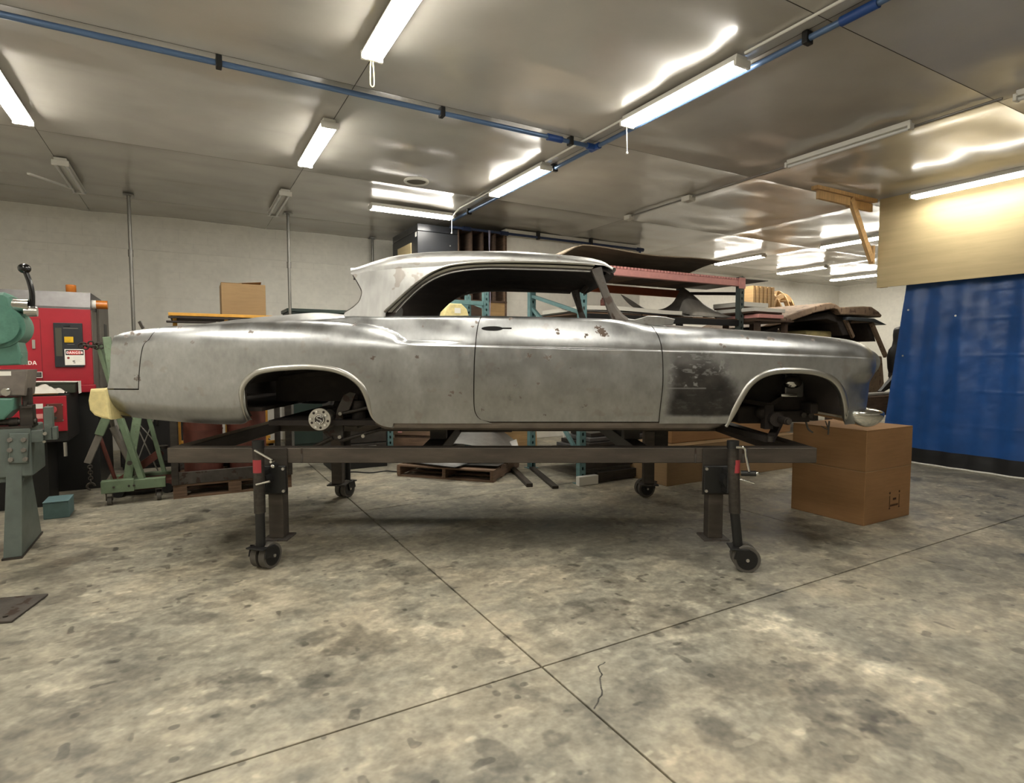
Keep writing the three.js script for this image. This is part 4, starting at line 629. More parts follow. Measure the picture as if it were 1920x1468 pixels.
// ------------------------------------------------------------ pallet rack behind the car
function upright(parent, x, z, h, mat, name = 'upright') {
  const u = mesh(name, [b2(x - .04, x + .04, 0, h, z - .035, z - .031), b2(x - .04, x - .036, 0, h, z - .035, z + .035), b2(x + .036, x + .04, 0, h, z - .035, z + .035), b2(x - .04, x - .012, 0, h, z + .031, z + .035), b2(x + .012, x + .04, 0, h, z + .031, z + .035)], mat, parent);
  const s = []; for (let y = .08; y < h - .03; y += .0762) s.push(b2(x - .014, x + .014, y + .033, y + .0762, z + .031, z + .035)); mesh('slot_bridge', s, mat, u).userData.kind = 'stuff'; mesh('base_plate', b2(x - .07, x + .07, 0, .008, z - .06, z + .06), mat, u); return u;
}
{
  const r = rthing('pallet_rack', 'teal pallet rack with pink beams behind the car windscreen', 'rack', 3.76, 5.1, 0);
  upright(r, 0, 0, 2.38, M.teal); upright(r, 0, -1.05, 2.38, M.teal); upright(r, 2.53, 0, 2.43, S({ color: 0x5b6663, roughness: .5, metalness: .3 })); upright(r, 2.53, -1.05, 2.43, M.black);
  for (const [y0, y1] of [[.25, .25], [.3, 1.2], [1.25, 1.25], [1.3, 2.0], [1.88, 2.15], [2.3, 2.3], [1.78, 1.62]]) { mesh('frame_brace', bar([0, y0, -.02], [0, y1, -1.03], .04, .04, { r: .003 }), M.teal, r); }
  for (const [y0, y1] of [[.3, 1.2], [1.25, 1.25], [2.22, 2.32]]) mesh('frame_brace', bar([2.53, y0, -.02], [2.53, y1, -1.03], .04, .04, { r: .003 }), M.black, r);
  for (const [y, mf, mb] of [[2.31, M.pink, M.orange], [1.80, M.black, M.orange], [.16, M.darkSteel, M.darkSteel]]) { const f = mesh('beam', [b2(.04, 2.49, y, y + .075, -.03, .03, { r: .005 })], mf, r); mesh('beam', [b2(.04, 2.49, y - .05, y + .05, -1.08, -1.02, { r: .005 })], mb, r); if (mf === M.pink) { const sl = []; for (let x = .06; x < 2.45; x += .0508) sl.push(b2(x, x + .034, y + .080, y + .104, .002, .02)); mesh('deck_lip', sl, M.pink, f).userData.kind = 'stuff'; } }
  for (const y of [2.385, 1.876, .24]) for (let k = 0; k < 6; k++) mesh('deck_board', b2(.05 + k * .41, .44 + k * .41, y, y + .018, -1.05, .0), k % 2 ? M.darkWood : M.palletWood, r);
  mesh('beam_end', b2(2.46, 2.58, 2.28, 2.42, .035, .045, { r: .004 }), M.pink, r);
  mesh('foot_guard', b2(-.10, .16, 0, .10, .045, .11, { r: .006 }), M.white, r); mesh('floor_runner', b2(.17, 1.2, .02, .12, .02, .09, { r: .005 }), M.darkSteel, r);
  const top = (n, l, u, v, y, w, d, mat, lift, rot = 0, th = .012) => { const g = rthing(n, l, 'sheet', u, v, y); g.rotation.y += rot; const q = (a, b) => { const x = (a - .5) * w, z = (.5 - b) * d; return [x, lift(a, b), z]; }; const t = grid(30, 12, q, (a, b, p) => [p[0], p[2]]), bt = grid(30, 12, (a, b) => { const p = q(a, b); return [p[0], p[1] - th, p[2]]; }, (a, b, p) => [p[0], p[2]]); const ed = (f) => grid(30, 1, (a, b) => { const [aa, bb] = f(a); const p = q(aa, bb); return [p[0], p[1] - th * b, p[2]]; }); mesh('sheet', [t, bt, ed(a => [a, 0]), ed(a => [a, 1]), ed(a => [0, a]), ed(a => [1, a])], mat, g); return g; };
  top('flat_sheet', 'large brown sheet bowed over the top of the pallet rack', 4.66, 5.64, 2.430, 2.5, 1.15, M.board, (a, b) => .016 + .15 * Math.pow(sm(1.0, 0.1, b), 1.3) * sm(-.03, .14, a) + .014 * Math.sin(a * 9) * (1 - b) * sm(0, .2, a), .0);
  top('flat_sheet', 'thin dark metal sheet lying on the rack top under the bowed sheet', 5.50, 5.70, 2.406, 2.7, 1.1, M.sheetDark, (a, b) => .014 + .0 * a, -.05, .008);
  top('flat_sheet', 'grey sheet stacked on the pallet rack shelf', 4.55, 5.55, 1.896, 1.5, .9, M.sheet, (a, b) => .014, .02); top('flat_sheet', 'whitish sheet on top of the grey shelf sheets', 4.5, 5.5, 1.912, 1.45, .85, M.whitePaint, (a, b) => .045 + .01 * Math.sin(a * 5), -.03, .045);
  for (const [n, u, v, y, w, d, hh, m] of [['pink striped box end beside the rack upright', 6.62, 5.12, 1.90, .5, .5, .05, M.pink], ['white board stack beside the rack upright', 6.6, 5.18, 1.98, .62, .6, .05, M.white], ['topmost white board bundle beside the rack upright', 6.60, 5.34, 2.06, .5, .5, .06, M.white]]) { const g = rthing('board', n, 'board', u, v, y); mesh('board', b2(-w / 2, w / 2, 0, hh, -d / 2, d / 2, { r: .006 }), m, g); mesh('edge_strip', b2(-w / 2, w / 2 - .02, -.02, .001, -d / 2 + .02, d / 2 - .03), M.darkWood, g); }
  { const g = rthing('support_shelf', 'dark low shelf carrying the white boards', 'shelf', 6.70, 5.2, 0); for (const x of [-.25, .3]) for (const z of [-.25, .25]) mesh('leg', b2(x - .03, x + .03, 0, 1.86, z - .03, z + .03), M.darkWood, g); mesh('shelf_board', b2(-.32, .4, 1.86, 1.88, -.32, .32), M.darkWood, g); }
  // curved metal skins on the shelf
  const skin = (l, u, v, y, w, d, f, rot, m) => { const g = rthing('metal_panel', l, 'panel', u, v, y); g.rotation.y += rot; const q = (a, b) => { const p = f(a, b); return [(a - .5) * w + (p[1] || 0), p[0], (.5 - b) * d]; }; mesh('skin', [grid(40, 20, q, (a, b, p) => [p[0], p[2]]), grid(40, 20, (a, b) => { const p = q(a, b); return [p[0], p[1] - .006, p[2]]; }, (a, b, p) => [p[0], p[2]])], m, g); };
  const prof = mono([[0, .28], [.07, .19], [.16, .12], [.30, .09], [.48, .12], [.60, .20], [.70, .38], [.735, .43], [.77, .38], [.88, .18], [1, .04]]), prof2 = mono([[0, .05], [.10, .20], [.22, .23], [.45, .20], [.7, .12], [1, .02]]);
  skin('grey curved metal panel with a raised peak on the rack shelf', 5.50, 5.42, 1.905, 1.42, .50, (a, b) => [.006 + prof(a) * Math.pow(b, .75)], -.04, M.skin);
  skin('folded grey metal panel in front of the peaked panel', 5.80, 5.20, 1.905, .78, .20, (a, b) => [.006 + prof2(a) * Math.pow(b, .6)], -.02, M.skin);
  const rb = thing('red_can', 'small red can on the rack shelf by the windscreen pillar', 'can', room(4.25, 5.35, 1.957), ROOM); mesh('can_body', lathe([[0, 0], [.035, 0], [.035, .10], [.02, .115], [.02, .13], [0, .13]]), M.drum, rb);
  // low shelf load
  const lb = rthing('steel_stock', 'dark steel stock piled on the lowest rack shelf', 'metal', 4.9, 5.55, .26); for (let k = 0; k < 5; k++) mesh('flat_bar', b2(-1.0 + k * .05, 1.0 + k * .04, k * .05, k * .05 + .045, -.35 + k * .03, .38 - k * .05, { r: .006 }), k % 2 ? M.sheetDark : M.darkSteel, lb);
  for (const [k, du, dv, l] of [[0, 3.55, 5.55, 'long grey plank on the floor beside the rack foot'], [1, 3.35, 5.75, 'second grey plank on the floor farther from the rack foot']]) { const f = rthing('floor_plank', l, 'plank', du, dv, 0); f.rotation.y += 1.25; mesh('plank', b2(-.55, .55, 0, .03 + .01 * k, -.035, .035, { r: .004 }), M.darkSteel, f); }
  { const p = rthing('leaning_board', 'brown wooden board leaning behind the pallet of sheet metal', 'board', 4.0, 6.9, 0); mesh('board', bx(.55, 1.3, .02, 0, .64, 0, { rx: -.12 }), M.buckPly, p); const q = rthing('leaning_board', 'white board standing on the floor behind the rack frame', 'board', 4.9, 6.9, 0); mesh('board', bx(.3, 1.0, .02, 0, .49, 0, { rx: -.1 }), M.white, q); }
}
{ // second rack, shelves and cabinets at the back
  const r = rthing('pallet_rack', 'small teal rack seen through the car window', 'rack', 2.35, 7.5, 0); upright(r, 0, 0, 2.34, M.teal); upright(r, 1.45, 0, 2.34, M.teal); upright(r, 0, -.6, 2.34, M.teal); upright(r, 1.45, -.6, 2.34, M.teal);
  for (const y of [2.14, 1.86, .9]) { mesh('beam', b2(.04, 1.41, y, y + .06, -.02, .02, { r: .004 }), M.teal, r); mesh('beam', b2(.04, 1.41, y, y + .06, -.62, -.58, { r: .004 }), M.teal, r); } for (const y of [1.90, .94]) mesh('shelf_board', b2(.02, 1.43, y, y + .02, -.6, 0), M.darkWood, r); for (const y of [.4, 1.3, 2.1]) mesh('frame_brace', bar([1.45, y, 0], [1.45, y + .15, -.6], .03, .03), M.teal, r);
  const c = rthing('cream_case', 'cream rounded case with a white label on the teal rack', 'case', 3.22, 7.3, 1.922); c.position.copy(room(3.22, 7.28, 1.922)); mesh('shell', ext([[-.21, 0], [-.17, .12], [-.10, .20], [.07, .20], [.15, .13], [.19, 0]], .16, .02, 3).translate(0, 0, -.08), M.cream, c); mesh('label', b2(-.04, .05, .07, .14, .079, .082), M.white, c);
  const k = rthing('black_cabinet', 'tall black cabinet reaching the ceiling behind the car roof', 'cabinet', 3.42, 8.95, 0); mesh('body', b2(-.33, .33, 0, 3.30, -.60, .60, { r: .006 }), mottled('#25272b', .1, { size: .6, rough: .35, metal: .2 }), k); mesh('top_rail', b2(-.33, .33, 3.305, 3.41, -.60, .60, { r: .005 }), S({ color: 0x2d2f33, roughness: .25, metalness: .3 }), k);
  mesh('plywood_poster', b2(-.345, -.335, 2.55, 3.16, -.30, .34), M.ply, k); const scr = []; for (let i = 0; i < 9; i++) scr.push(b2(-.3465, -.3445, 2.96 + .012 * Math.sin(i * 2), 2.99 + .012 * Math.sin(i * 1.7), -.22 + i * .055, -.185 + i * .055)); mesh('red_lettering', scr, S({ color: 0x8c3a22, roughness: .8 }), k);
  for (const [x, y] of [[-.2, 2.6], [0, 2.66], [.08, 2.6], [.12, 2.72], [.2, 3.12], [-.28, 2.62], [-.02, 3.0]]) mesh('fixing_screw', cyl(.011, .011, .008, x, y, .602, 'z', 8), M.bolt, k); for (const [y, z] of [[3.0, -.46], [2.85, -.46], [2.7, -.44], [3.22, .5]]) mesh('sticker', b2(-.3345, -.332, y, y + .07, z, z + .06), M.white, k);
  const w = rthing('wooden_shelf_unit', 'tall dark wooden pigeonhole unit beside the black cabinet', 'shelf', 4.19, 8.55, 0); for (const x of [-.43, -.20, .0, .22, .42]) mesh('divider', b2(x - .012, x + .012, 2.30, 3.40, -.20, .20), M.darkWood, w); mesh('end_panel', b2(.40, .435, 0, 3.40, -.20, .2), M.palletWood, w); mesh('back_panel', b2(-.44, .44, 0, 3.40, -.22, -.20), M.darkWood, w); for (const y of [2.28, 3.39]) mesh('shelf_board', b2(-.44, .44, y, y + .03, -.20, .2), M.darkWood, w); mesh('front_board', b2(-.02, .42, 0, 2.28, .16, .19), M.buckPly, w); mesh('front_board', b2(-.44, -.025, 0, 2.28, .16, .19), M.darkWood, w);
  const cord = rthing('hanging_cord', 'thin grey cord hanging in front of the wooden unit', 'cord', 4.22, 8.20, 0); mesh('cord', [tube([[0, 3.39, 0], [.01, 2.4, .02], [.0, 1.6, .01], [.03, .2, 0]], .008, 60, 6), tube([[.02, 3.39, 0], [-.02, 2.3, .02], [.03, 1.5, .0], [-.02, .1, 0]], .007, 60, 6)], S({ color: 0x8f8ba0, roughness: .6 }), cord);
  const g = rthing('steel_cabinet', 'dark green steel cabinet by the back wall left of the car roof', 'cabinet', 2.05, 9.55, 0); g.scale.y = 1.04; mesh('body', b2(-.69, .69, 0, 2.0, -.3, .3, { r: .008 }), S({ color: 0x22302b, roughness: .5 }), g); mesh('top_tray', b2(-.71, .71, 2.0, 2.05, -.32, .32, { r: .006 }), S({ color: 0x263630, roughness: .45 }), g); for (const x of [-.345, .345]) { const d = mesh('door', b2(x - .33, x + .33, .06, 1.94, .301, .315, { r: .004 }), S({ color: 0x2a3a34, roughness: .5 }), g); mesh('handle', b2(x * .1 - .01, x * .1 + .01, .95, 1.08, .315, .34, { r: .004 }), M.zinc, d); }
  const f = rthing('dark_toolbox', 'black tool chest standing behind the rear window of the car', 'tool chest', 1.86, 7.4, 0); 
  mesh('chest_body', b2(-.35, .35, 0, 1.5, -.25, .25, { r: .01 }), M.black, f); for (let i = 0; i < 6; i++) { const d = mesh('drawer', b2(-.33, .33, .1 + i * .23, .31 + i * .23, .251, .262, { r: .003 }), M.darkSteel, f); mesh('handle', b2(-.2, .2, .27 + i * .23, .285 + i * .23, .262, .28), M.zinc, d); }
}
{ // yellow shelf, box, drums and pallet at the left
  const y = rthing('yellow_shelf', 'yellow steel shelf rack behind the car tail', 'shelf', .36, 7.75, 0);
  for (const x of [-.46, .06, .46]) for (const z of [.23, -.23]) mesh('post', b2(x - .02, x + .02, 0, 1.86, z - .02, z + .02, { r: .003 }), M.yellow, y);
  for (const h of [1.86, 1.1, .35]) { for (const z of [.25, -.25]) mesh('beam', b2(-.52, .56, h, h + .035, z - .02, z + .02, { r: .004 }), M.yellow, y); mesh('deck', b2(-.50, .54, h - .03, h, -.23, .23), M.inner, y); } mesh('top_board', b2(-.50, .54, 1.862, 1.885, -.228, .228), M.darkWood, y);
  mesh('edge_tray', b2(-.54, -.05, 1.78, 1.80, .24, .34, { r: .004 }), M.inner, y); mesh('edge_tray', b2(-.52, .2, 1.83, 1.85, .27, .35), M.inner, y);
  const b = rthing('cardboard_box', 'small cardboard box with an open flap on the yellow shelf', 'box', .62, 7.77, 1.896); mesh('carton_body', b2(-.24, .24, 0, .37, -.19, .19, { r: .005 }), M.cardboardPale, b); mesh('top_flap', bx(.40, .004, .17, .02, .385, -.11, { rx: -.25, rz: .10 }), M.cardboard, b); mesh('top_flap', b2(-.24, -.02, .371, .376, 0, .19), M.cardboardPale, b);
  const p = rthing('wooden_pallet', 'dark wooden pallet carrying the red drums', 'pallet', .40, 6.95, 0); for (let k = 0; k < 7; k++) mesh('top_board', b2(-.55, .55, .115, .135, -.45 + k * .133, -.355 + k * .133), M.palletWood, p); for (const x of [-.49, 0, .49]) for (const z of [-.4, .0, .4]) mesh('block', b2(x - .06, x + .06, .02, .114, z - .05, z + .05, { r: .003 }), M.palletWood, p); for (const z of [-.4, .0, .4]) mesh('bottom_board', b2(-.55, .55, 0, .02, z - .05, z + .05), M.palletWood, p);
  const cg = rthing('steel_crate', 'open dark steel crate around the red drums', 'crate', .40, 6.95, .137); for (const x of [-.53, .53]) for (const z of [-.43, .43]) mesh('corner_post', b2(x - .03, x + .03, 0, .78, z - .03, z + .03, { r: .003 }), M.darkSteel, cg); for (const h of [0, .73]) { for (const z of [-.43, .43]) mesh('rail', b2(-.5, .5, h, h + .06 + (h ? 0 : .06), z - .02, z + .02, { r: .003 }), M.rustBrown, cg); for (const x of [-.53, .53]) mesh('rail', b2(x - .02, x + .02, h, h + .05, -.4, .4, { r: .003 }), M.rustBrown, cg); }
  for (const [x, z, l] of [[.13, 7.11, 'front left rusty red drum inside the steel crate'], [.55, 7.11, 'front right rusty red drum inside the steel crate'], [.13, 6.72, 'left rusty red drum nearest the viewer in the steel crate'], [.55, 6.72, 'right rusty red drum nearest the viewer in the steel crate']]) { const d = rthing('drum', l, 'drum', x, z, .138, 'red drums in the crate'); mesh('barrel', lathe([[0, 0], [.18, 0], [.185, .02], [.18, .05], [.18, .25], [.186, .265], [.18, .28], [.18, .50], [.186, .515], [.18, .53], [.18, .72], [.185, .74], [.175, .75], [0, .735]], 28), M.drum, d); }
  const wr = rthing('wire_stand', 'thin wire folding stand between the hoist and the crate', 'stand', -.42, 7.35, 0); mesh('wire_frame', [rod([-.16, .02, 0], [.18, .98, 0], .007), rod([.16, .02, 0], [-.18, .98, 0], .007), rod([-.18, .98, 0], [.18, .98, 0], .007), tube([[-.15, .98, .02], [-.05, .7, .03], [.1, .45, .02], [.17, .02, .02]], .006, 30, 6), rod([-.16, .02, 0], [-.16, .02, .3], .007), rod([.16, .02, 0], [.16, .02, .3], .007)], M.zinc, wr);
  const rj = rthing('floor_jack', 'dark red trolley jack lying behind the green hoist', 'jack', -.45, 6.98, 0); mesh('jack_frame', [b2(-.25, .3, .05, .15, -.12, .12, { r: .02 }), bar([-.2, .12, 0], [.2, .42, 0], .06, .07)], M.drum, rj); mesh('saddle', cyl(.06, .06, .03, .2, .46, 0), M.darkSteel, rj); mesh('handle', rod([-.2, .12, 0], [-.32, .62, .05], .018), M.drum, rj); for (const x of [-.18, .24]) for (const z of [-.12, .12]) mesh('wheel', cyl(.05, .05, .04, x, .05, z, 'z'), M.black, rj);
}
{ // black cupboard added to darken the gap behind the hoist, for unclear clutter
  const d = rthing('added_low_cupboard', 'added low black cupboard standing in for dark clutter behind the green hoist', 'cupboard', -.38, 8.72, 0); mesh('body', b2(-.36, .36, .04, 1.12, -.25, .25, { r: .008 }), M.black, d); for (const x of [-.18, .18]) { const p = mesh('door', b2(x - .17, x + .17, .08, 1.08, .251, .265, { r: .004 }), S({ color: 0x1d1b1a, roughness: .6 }), d); mesh('handle', b2(x * .2 - .01, x * .2 + .01, .55, .66, .265, .285), M.darkSteel, p); } mesh('plinth', b2(-.34, .34, 0, .04, -.23, .23), M.black, d);
}
{ // green engine hoist
  const h = rthing('engine_hoist', 'pale green folding engine hoist behind the car tail', 'hoist', -.43, 6.55, 0); const g = M.hoistGreen; const q = (px, py, v) => { const [u, y] = onV(px, py, v); return [u + .43, y, -(v - 6.55)]; };
  mesh('base_rail', [b2(-.30, .22, .13, .225, -.04, .04, { r: .006 })], g, h); mesh('base_rail', [b2(-.28, .30, .10, .18, -.62, -.54, { r: .006 })], g, h); mesh('cross_rail', b2(-.10, .0, .13, .21, -.56, -.04, { r: .006 }), g, h); mesh('base_sleeve', b2(-.30, -.04, .12, .235, -.05, .05, { r: .004 }), g, h);
  mesh('mast', bar([.03, .2, -.02], q(222, 775, 6.6), .075, .05, { r: .006 }), g, h); mesh('mast', bar([-.10, .2, -.06], [.02, .95, -.12], .075, .05, { r: .006 }), g, h); mesh('brace', bar([.20, .22, -.30], q(278, 780, 6.85), .055, .04, { r: .005 }), g, h); mesh('upper_arm', bar(q(222, 780, 6.6), q(200, 632, 6.7), .065, .05, { r: .006 }), g, h); mesh('upper_arm', bar(q(214, 735, 6.66), q(186, 645, 6.75), .05, .045, { r: .005 }), g, h);
  const bm = mesh('boom', bar(q(205, 770, 6.5), q(186, 815, 6.5), .09, .07, { r: .006 }), g, h); mesh('boom_extension', bar(q(188, 812, 6.5), q(164, 868, 6.5), .06, .055, { r: .005 }), M.machineGrey, bm); const cp = q(170, 868, 6.5); mesh('chain', [...Array(6)].map((_, i) => clean(new THREE.TorusGeometry(.016, .005, 6, 12).rotateY(i % 2 ? 1.57 : 0).translate(cp[0], cp[1] - .03 - i * .026, cp[2] + .04))), M.darkSteel, bm); mesh('hook', clean(new THREE.TorusGeometry(.03, .009, 8, 16, 4.6).translate(cp[0], cp[1] - .21, cp[2] + .04)), M.darkSteel, bm);
  mesh('hydraulic_ram', [rod([-.02, .25, -.1], q(212, 800, 6.7), .035, 14), rod(q(212, 800, 6.7), q(206, 770, 6.6), .018, 10)], M.machineGrey, h); mesh('pivot_bolt', cyl(.022, .022, .03, ...q(243, 868, 6.5), 'z', 8), M.darkSteel, h); for (const x of [-.20, -.08, -.04]) mesh('base_bolt', cyl(.010, .010, .02, x, .175, .05, 'z', 8), M.darkSteel, h);
  for (const [x, z] of [[-.24, 0], [.16, 0], [-.22, -.58], [.24, -.58]]) { const c = mesh('caster', [bx(.06, .012, .07, x, .118, z), b2(x - .028, x - .022, .045, .118, z - .02, z + .02), b2(x + .022, x + .028, .045, .118, z - .02, z + .02)], M.darkSteel, h); mesh('wheel', cyl(.04, .04, .035, x, .04, z, 'x', 18), M.rubber, c); }
  const pc = q(176, 648, 6.72); mesh('pulley_chain', [...Array(9)].map((_, i) => clean(new THREE.TorusGeometry(.022, .007, 6, 12).rotateX(i % 2 ? 1.2 : 0.2).translate(pc[0] - .10 + i * .02, pc[1] + .02 * Math.sin(i * 2), pc[2] + .02 * (i % 3)))), M.darkSteel, h);
}
{ // red machine tool at the left
  const m = rthing('red_machine_tool', 'large red enclosed machine tool with grey top at the left', 'machine', -1.75, 7.4, 0); const q = (px, py) => { const [u, y] = onV(px, py, 7.4); return [u + 1.75, y]; };
  const xR = q(172, 640)[0], yT = q(165, 580)[1], yB = q(175, 735)[1], yG = q(165, 548)[1];
  mesh('red_front', b2(-.75, xR, yB + .08, yT, -.05, 0, { r: .006 }), M.red, m); mesh('red_skirt', b2(-.75, xR + .02, yB, yB + .08, -.03, .03, { r: .008 }), M.red, m); mesh('grey_hood', ext([[0, 0], [0, .02], [.05, yG - yT], [.95, yG - yT], [.95, 0]], 1.66 - (.91 - xR)).rotateY(Math.PI / 2).translate(-.75, yT, 0), M.galvanised, m);
  mesh('side_body', [b2(xR - .25, xR + .005, yB, yT - .002, -1.3, -.052, { r: .006 })], M.machineGrey, m); mesh('side_panel', b2(xR + .005, xR + .03, yB + .02, yG - .04, -1.28, -.42, { r: .004 }), M.machineGrey, m); mesh('side_window', b2(xR + .03, xR + .034, 1.40, 1.78, -1.05, -.80), M.black, m); mesh('base', b2(-.75, xR + .02, 0, yB - .002, -1.3, -.06), M.black, m);
  const [bx0, by0] = q(129, 545); const bc = mesh('beacon_lamp', lathe([[0, 0], [.045, 0], [.045, .08], [.04, .085], [0, .085]]).translate(bx0, yG - .004, -.14), M.amber, m);
  mesh('side_lamp', [cyl(.045, .045, .16, xR + .06, yT + .06, -.12, 'x', 20)], M.amber, m); mesh('side_lamp_cap', [cyl(.046, .046, .06, xR + .01, yT + .06, -.12, 'x', 20)], M.white, m);
  const pl = q(100, 605), pr = q(158, 688); mesh('control_panel', [b2(pl[0], pr[0], pr[1], pl[1], .001, .02, { r: .004 })], S({ color: 0x23262b, roughness: .4 }), m); mesh('panel_window', b2(q(105, 640)[0], q(117, 640)[0], q(120, 668)[1], q(120, 615)[1], .02, .024), S({ color: 0x4a4a40, roughness: .3 }), m); mesh('panel_text', [b2(q(120, 640)[0], q(133, 640)[0], q(120, 611)[1], q(0, 609.5)[1], .0202, .0212), b2(q(120, 640)[0], q(148, 640)[0], q(0, 613.8)[1], q(0, 612.6)[1], .0202, .0212), b2(q(126, 640)[0], q(140, 640)[0], q(120, 646)[1], q(120, 645)[1], .0202, .0212)], M.machineGrey, m);
  const ye = q(130, 637); mesh('emergency_button', [bx(.075, .06, .012, ye[0], ye[1], .026, { r: .004 }), cyl(.012, .012, .02, ye[0], ye[1], .035, 'z', 14)], S({ color: 0xd9b01c, roughness: .5 }), m);
  const sign = (w, h, draw) => { const c = document.createElement('canvas'); c.width = 256; c.height = Math.round(256 * h / w); const x = c.getContext('2d'); draw(x, c.width, c.height); const t = new THREE.CanvasTexture(c); t.colorSpace = THREE.SRGBColorSpace; return S({ map: t, roughness: .5 }); };
  const flat = (w, h, x, y, z) => { const g = new THREE.PlaneGeometry(w, h); g.translate(x, y, z); return g; };
  const d0 = q(122, 655), d1 = q(160, 684), dw = d1[0] - d0[0], dh = d0[1] - d1[1]; mesh('danger_sign', flat(dw, dh, (d0[0] + d1[0]) / 2, (d0[1] + d1[1]) / 2, .026), sign(dw, dh, (x, w, h) => { x.fillStyle = '#eceae2'; x.fillRect(0, 0, w, h); x.fillStyle = '#1c1414'; x.fillRect(10, 10, w - 20, h * .33); x.fillStyle = '#c0261f'; x.beginPath(); x.ellipse(w / 2, 10 + h * .165, w * .43, h * .14, 0, 0, 7); x.fill(); x.fillStyle = '#fff'; x.font = 'bold ' + Math.round(h * .22) + 'px sans-serif'; x.textAlign = 'center'; x.textBaseline = 'middle'; x.fillText('DANGER', w / 2, 12 + h * .165); x.fillStyle = '#8a2a24'; x.beginPath(); x.arc(w * .17, h * .55, h * .07, 0, 7); x.fill(); x.fillStyle = '#b9b7ae'; for (let i = 0; i < 5; i++) x.fillRect(w * .42, h * (.46 + i * .08), w * .42 - (i % 2) * 20, 3); x.fillStyle = '#6d6a64'; x.fillRect(w * .38, h * .72, w * .12, h * .08); x.fillRect(w * .42, h * .84, w * .10, h * .05); }), m); mesh('sign_plate', b2(d0[0] - .002, d1[0] + .002, d1[1] - .002, d0[1] + .002, .0205, .0255), M.white, m);
  const a0 = q(40, 676), a1 = q(72, 684); mesh('lettering', flat(a1[0] - a0[0], a0[1] - a1[1], (a0[0] + a1[0]) / 2, (a0[1] + a1[1]) / 2, .0015), sign(a1[0] - a0[0], a0[1] - a1[1], (x, w, h) => { x.fillStyle = '#a61629'; x.fillRect(0, 0, w, h); x.fillStyle = '#f4efe6'; x.font = 'bold ' + Math.round(h * 1.25) + 'px sans-serif'; x.textAlign = 'center'; x.textBaseline = 'middle'; x.save(); x.translate(w / 2, h / 2); x.scale(1.0, 1); x.fillText('ADA', 0, h * .05, w); x.restore(); }), m);
  const w0 = q(53, 697), w1 = q(81, 708); mesh('warning_decal', flat(w1[0] - w0[0], w0[1] - w1[1], (w0[0] + w1[0]) / 2, (w0[1] + w1[1]) / 2, .0315), sign(w1[0] - w0[0], w0[1] - w1[1], (x, w, h) => { x.fillStyle = '#ece8df'; x.fillRect(0, 0, w, h); x.fillStyle = '#2a2422'; x.fillRect(w * .5, h * .1, w * .45, h * .8); x.fillRect(w * .08, h * .42, w * .36, h * .14); x.beginPath(); x.moveTo(w * .26, h * .15); x.lineTo(w * .36, h * .5); x.lineTo(w * .16, h * .8); x.lineTo(w * .28, h * .5); x.fill(); x.fillStyle = '#c9c5ba'; x.fillRect(w * .56, h * .3, w * .3, 5); x.fillRect(w * .56, h * .55, w * .34, 5); }), m);
  const l0 = q(60, 637), l1 = q(67, 654); mesh('latch', b2(l0[0], l1[0], l1[1], l0[1], .001, .014, { r: .003 }), M.bolt, m); const s0 = q(75, 600)[0]; mesh('door_seam', b2(s0 - .002, s0 + .002, yB + .09, q(72, 598)[1], 0, .0012), S({ color: 0x5c0c16, roughness: .6 }), m); mesh('door_seam', b2(q(40, 640)[0], s0, q(72, 598)[1] - .002, q(72, 598)[1] + .002, 0, .0012), S({ color: 0x5c0c16, roughness: .6 }), m);
  // console in front of it
  const c = rthing('machine_console', 'red and black control console in front of the red machine', 'console', -1.35, 6.62, 0); const r = (px, py) => { const [u, y] = onV(px, py, 6.62); return [u + 1.35, y]; }; const cx = r(125, 770)[0], cy0 = r(125, 808)[1], cy1 = r(125, 742)[1];
  mesh('front_panel', b2(-.3, cx, cy0, cy1, -.03, 0, { r: .006 }), M.red, c); mesh('body', b2(-.3, cx - .002, cy0 - .10, cy1 + .01, -.70, -.032, { r: .006 }), M.black, c); mesh('pedestal', b2(-.25, cx - .18, 0, cy0 - .102, -.6, -.15), M.black, c); const kp = r(100, 774); mesh('gauge_plate', bx(.12, .17, .006, kp[0] + .01, kp[1], .003, { r: .02 }), M.drum, c); mesh('rotary_knob', cyl(.03, .032, .03, kp[0] + .0, kp[1] + .03, .018, 'z', 18), M.redLabel, c); mesh('push_button', [cyl(.014, .014, .03, kp[0] + .015, kp[1] - .045, .016, 'z', 14)], M.chrome, c); for (const [dx, dy] of [[-.045, .07], [.06, .07], [-.045, -.07], [.06, -.07]]) mesh('panel_screw', cyl(.005, .005, .006, kp[0] + .01 + dx, kp[1] + dy, .007, 'z', 8), M.bolt, c); mesh('name_label', b2(r(64, 770)[0], r(81, 770)[0], r(75, 766)[1], r(75, 757)[1], 0, .002), M.white, c); mesh('name_label', b2(r(64, 770)[0], r(80, 770)[0], r(75, 785)[1], r(75, 776)[1], 0, .002), M.pink, c); mesh('lever_post', rod([cx - .03, cy0 - .11, -.05], [cx - .03, cy0 - .24, -.05], .015), M.bolt, c);
  const bg = rthing('parts_bag', 'clear plastic bag of papers lying on the console', 'bag', -1.16, 6.72, r(125, 742)[1] + .011); mesh('bag_film', [grid(24, 16, (a, b) => [(a - .5) * .34, .004 + .075 * Math.sin(a * 3.14) * Math.sin(b * 3.14) * (0.6 + .6 * fbm(a * 7 + 9, b * 7, 256, 256, 3)) + .012 * Math.sin(a * 17 + b * 9) * Math.sin(b * 3.14) + .012, (.5 - b) * .22])], P({ color: 0xe8e4da, roughness: .2, transmission: .35, thickness: 0 }), bg); mesh('papers', bx(.22, .012, .15, 0, .008, 0, { ry: .2 }), M.cardboardPale, bg);
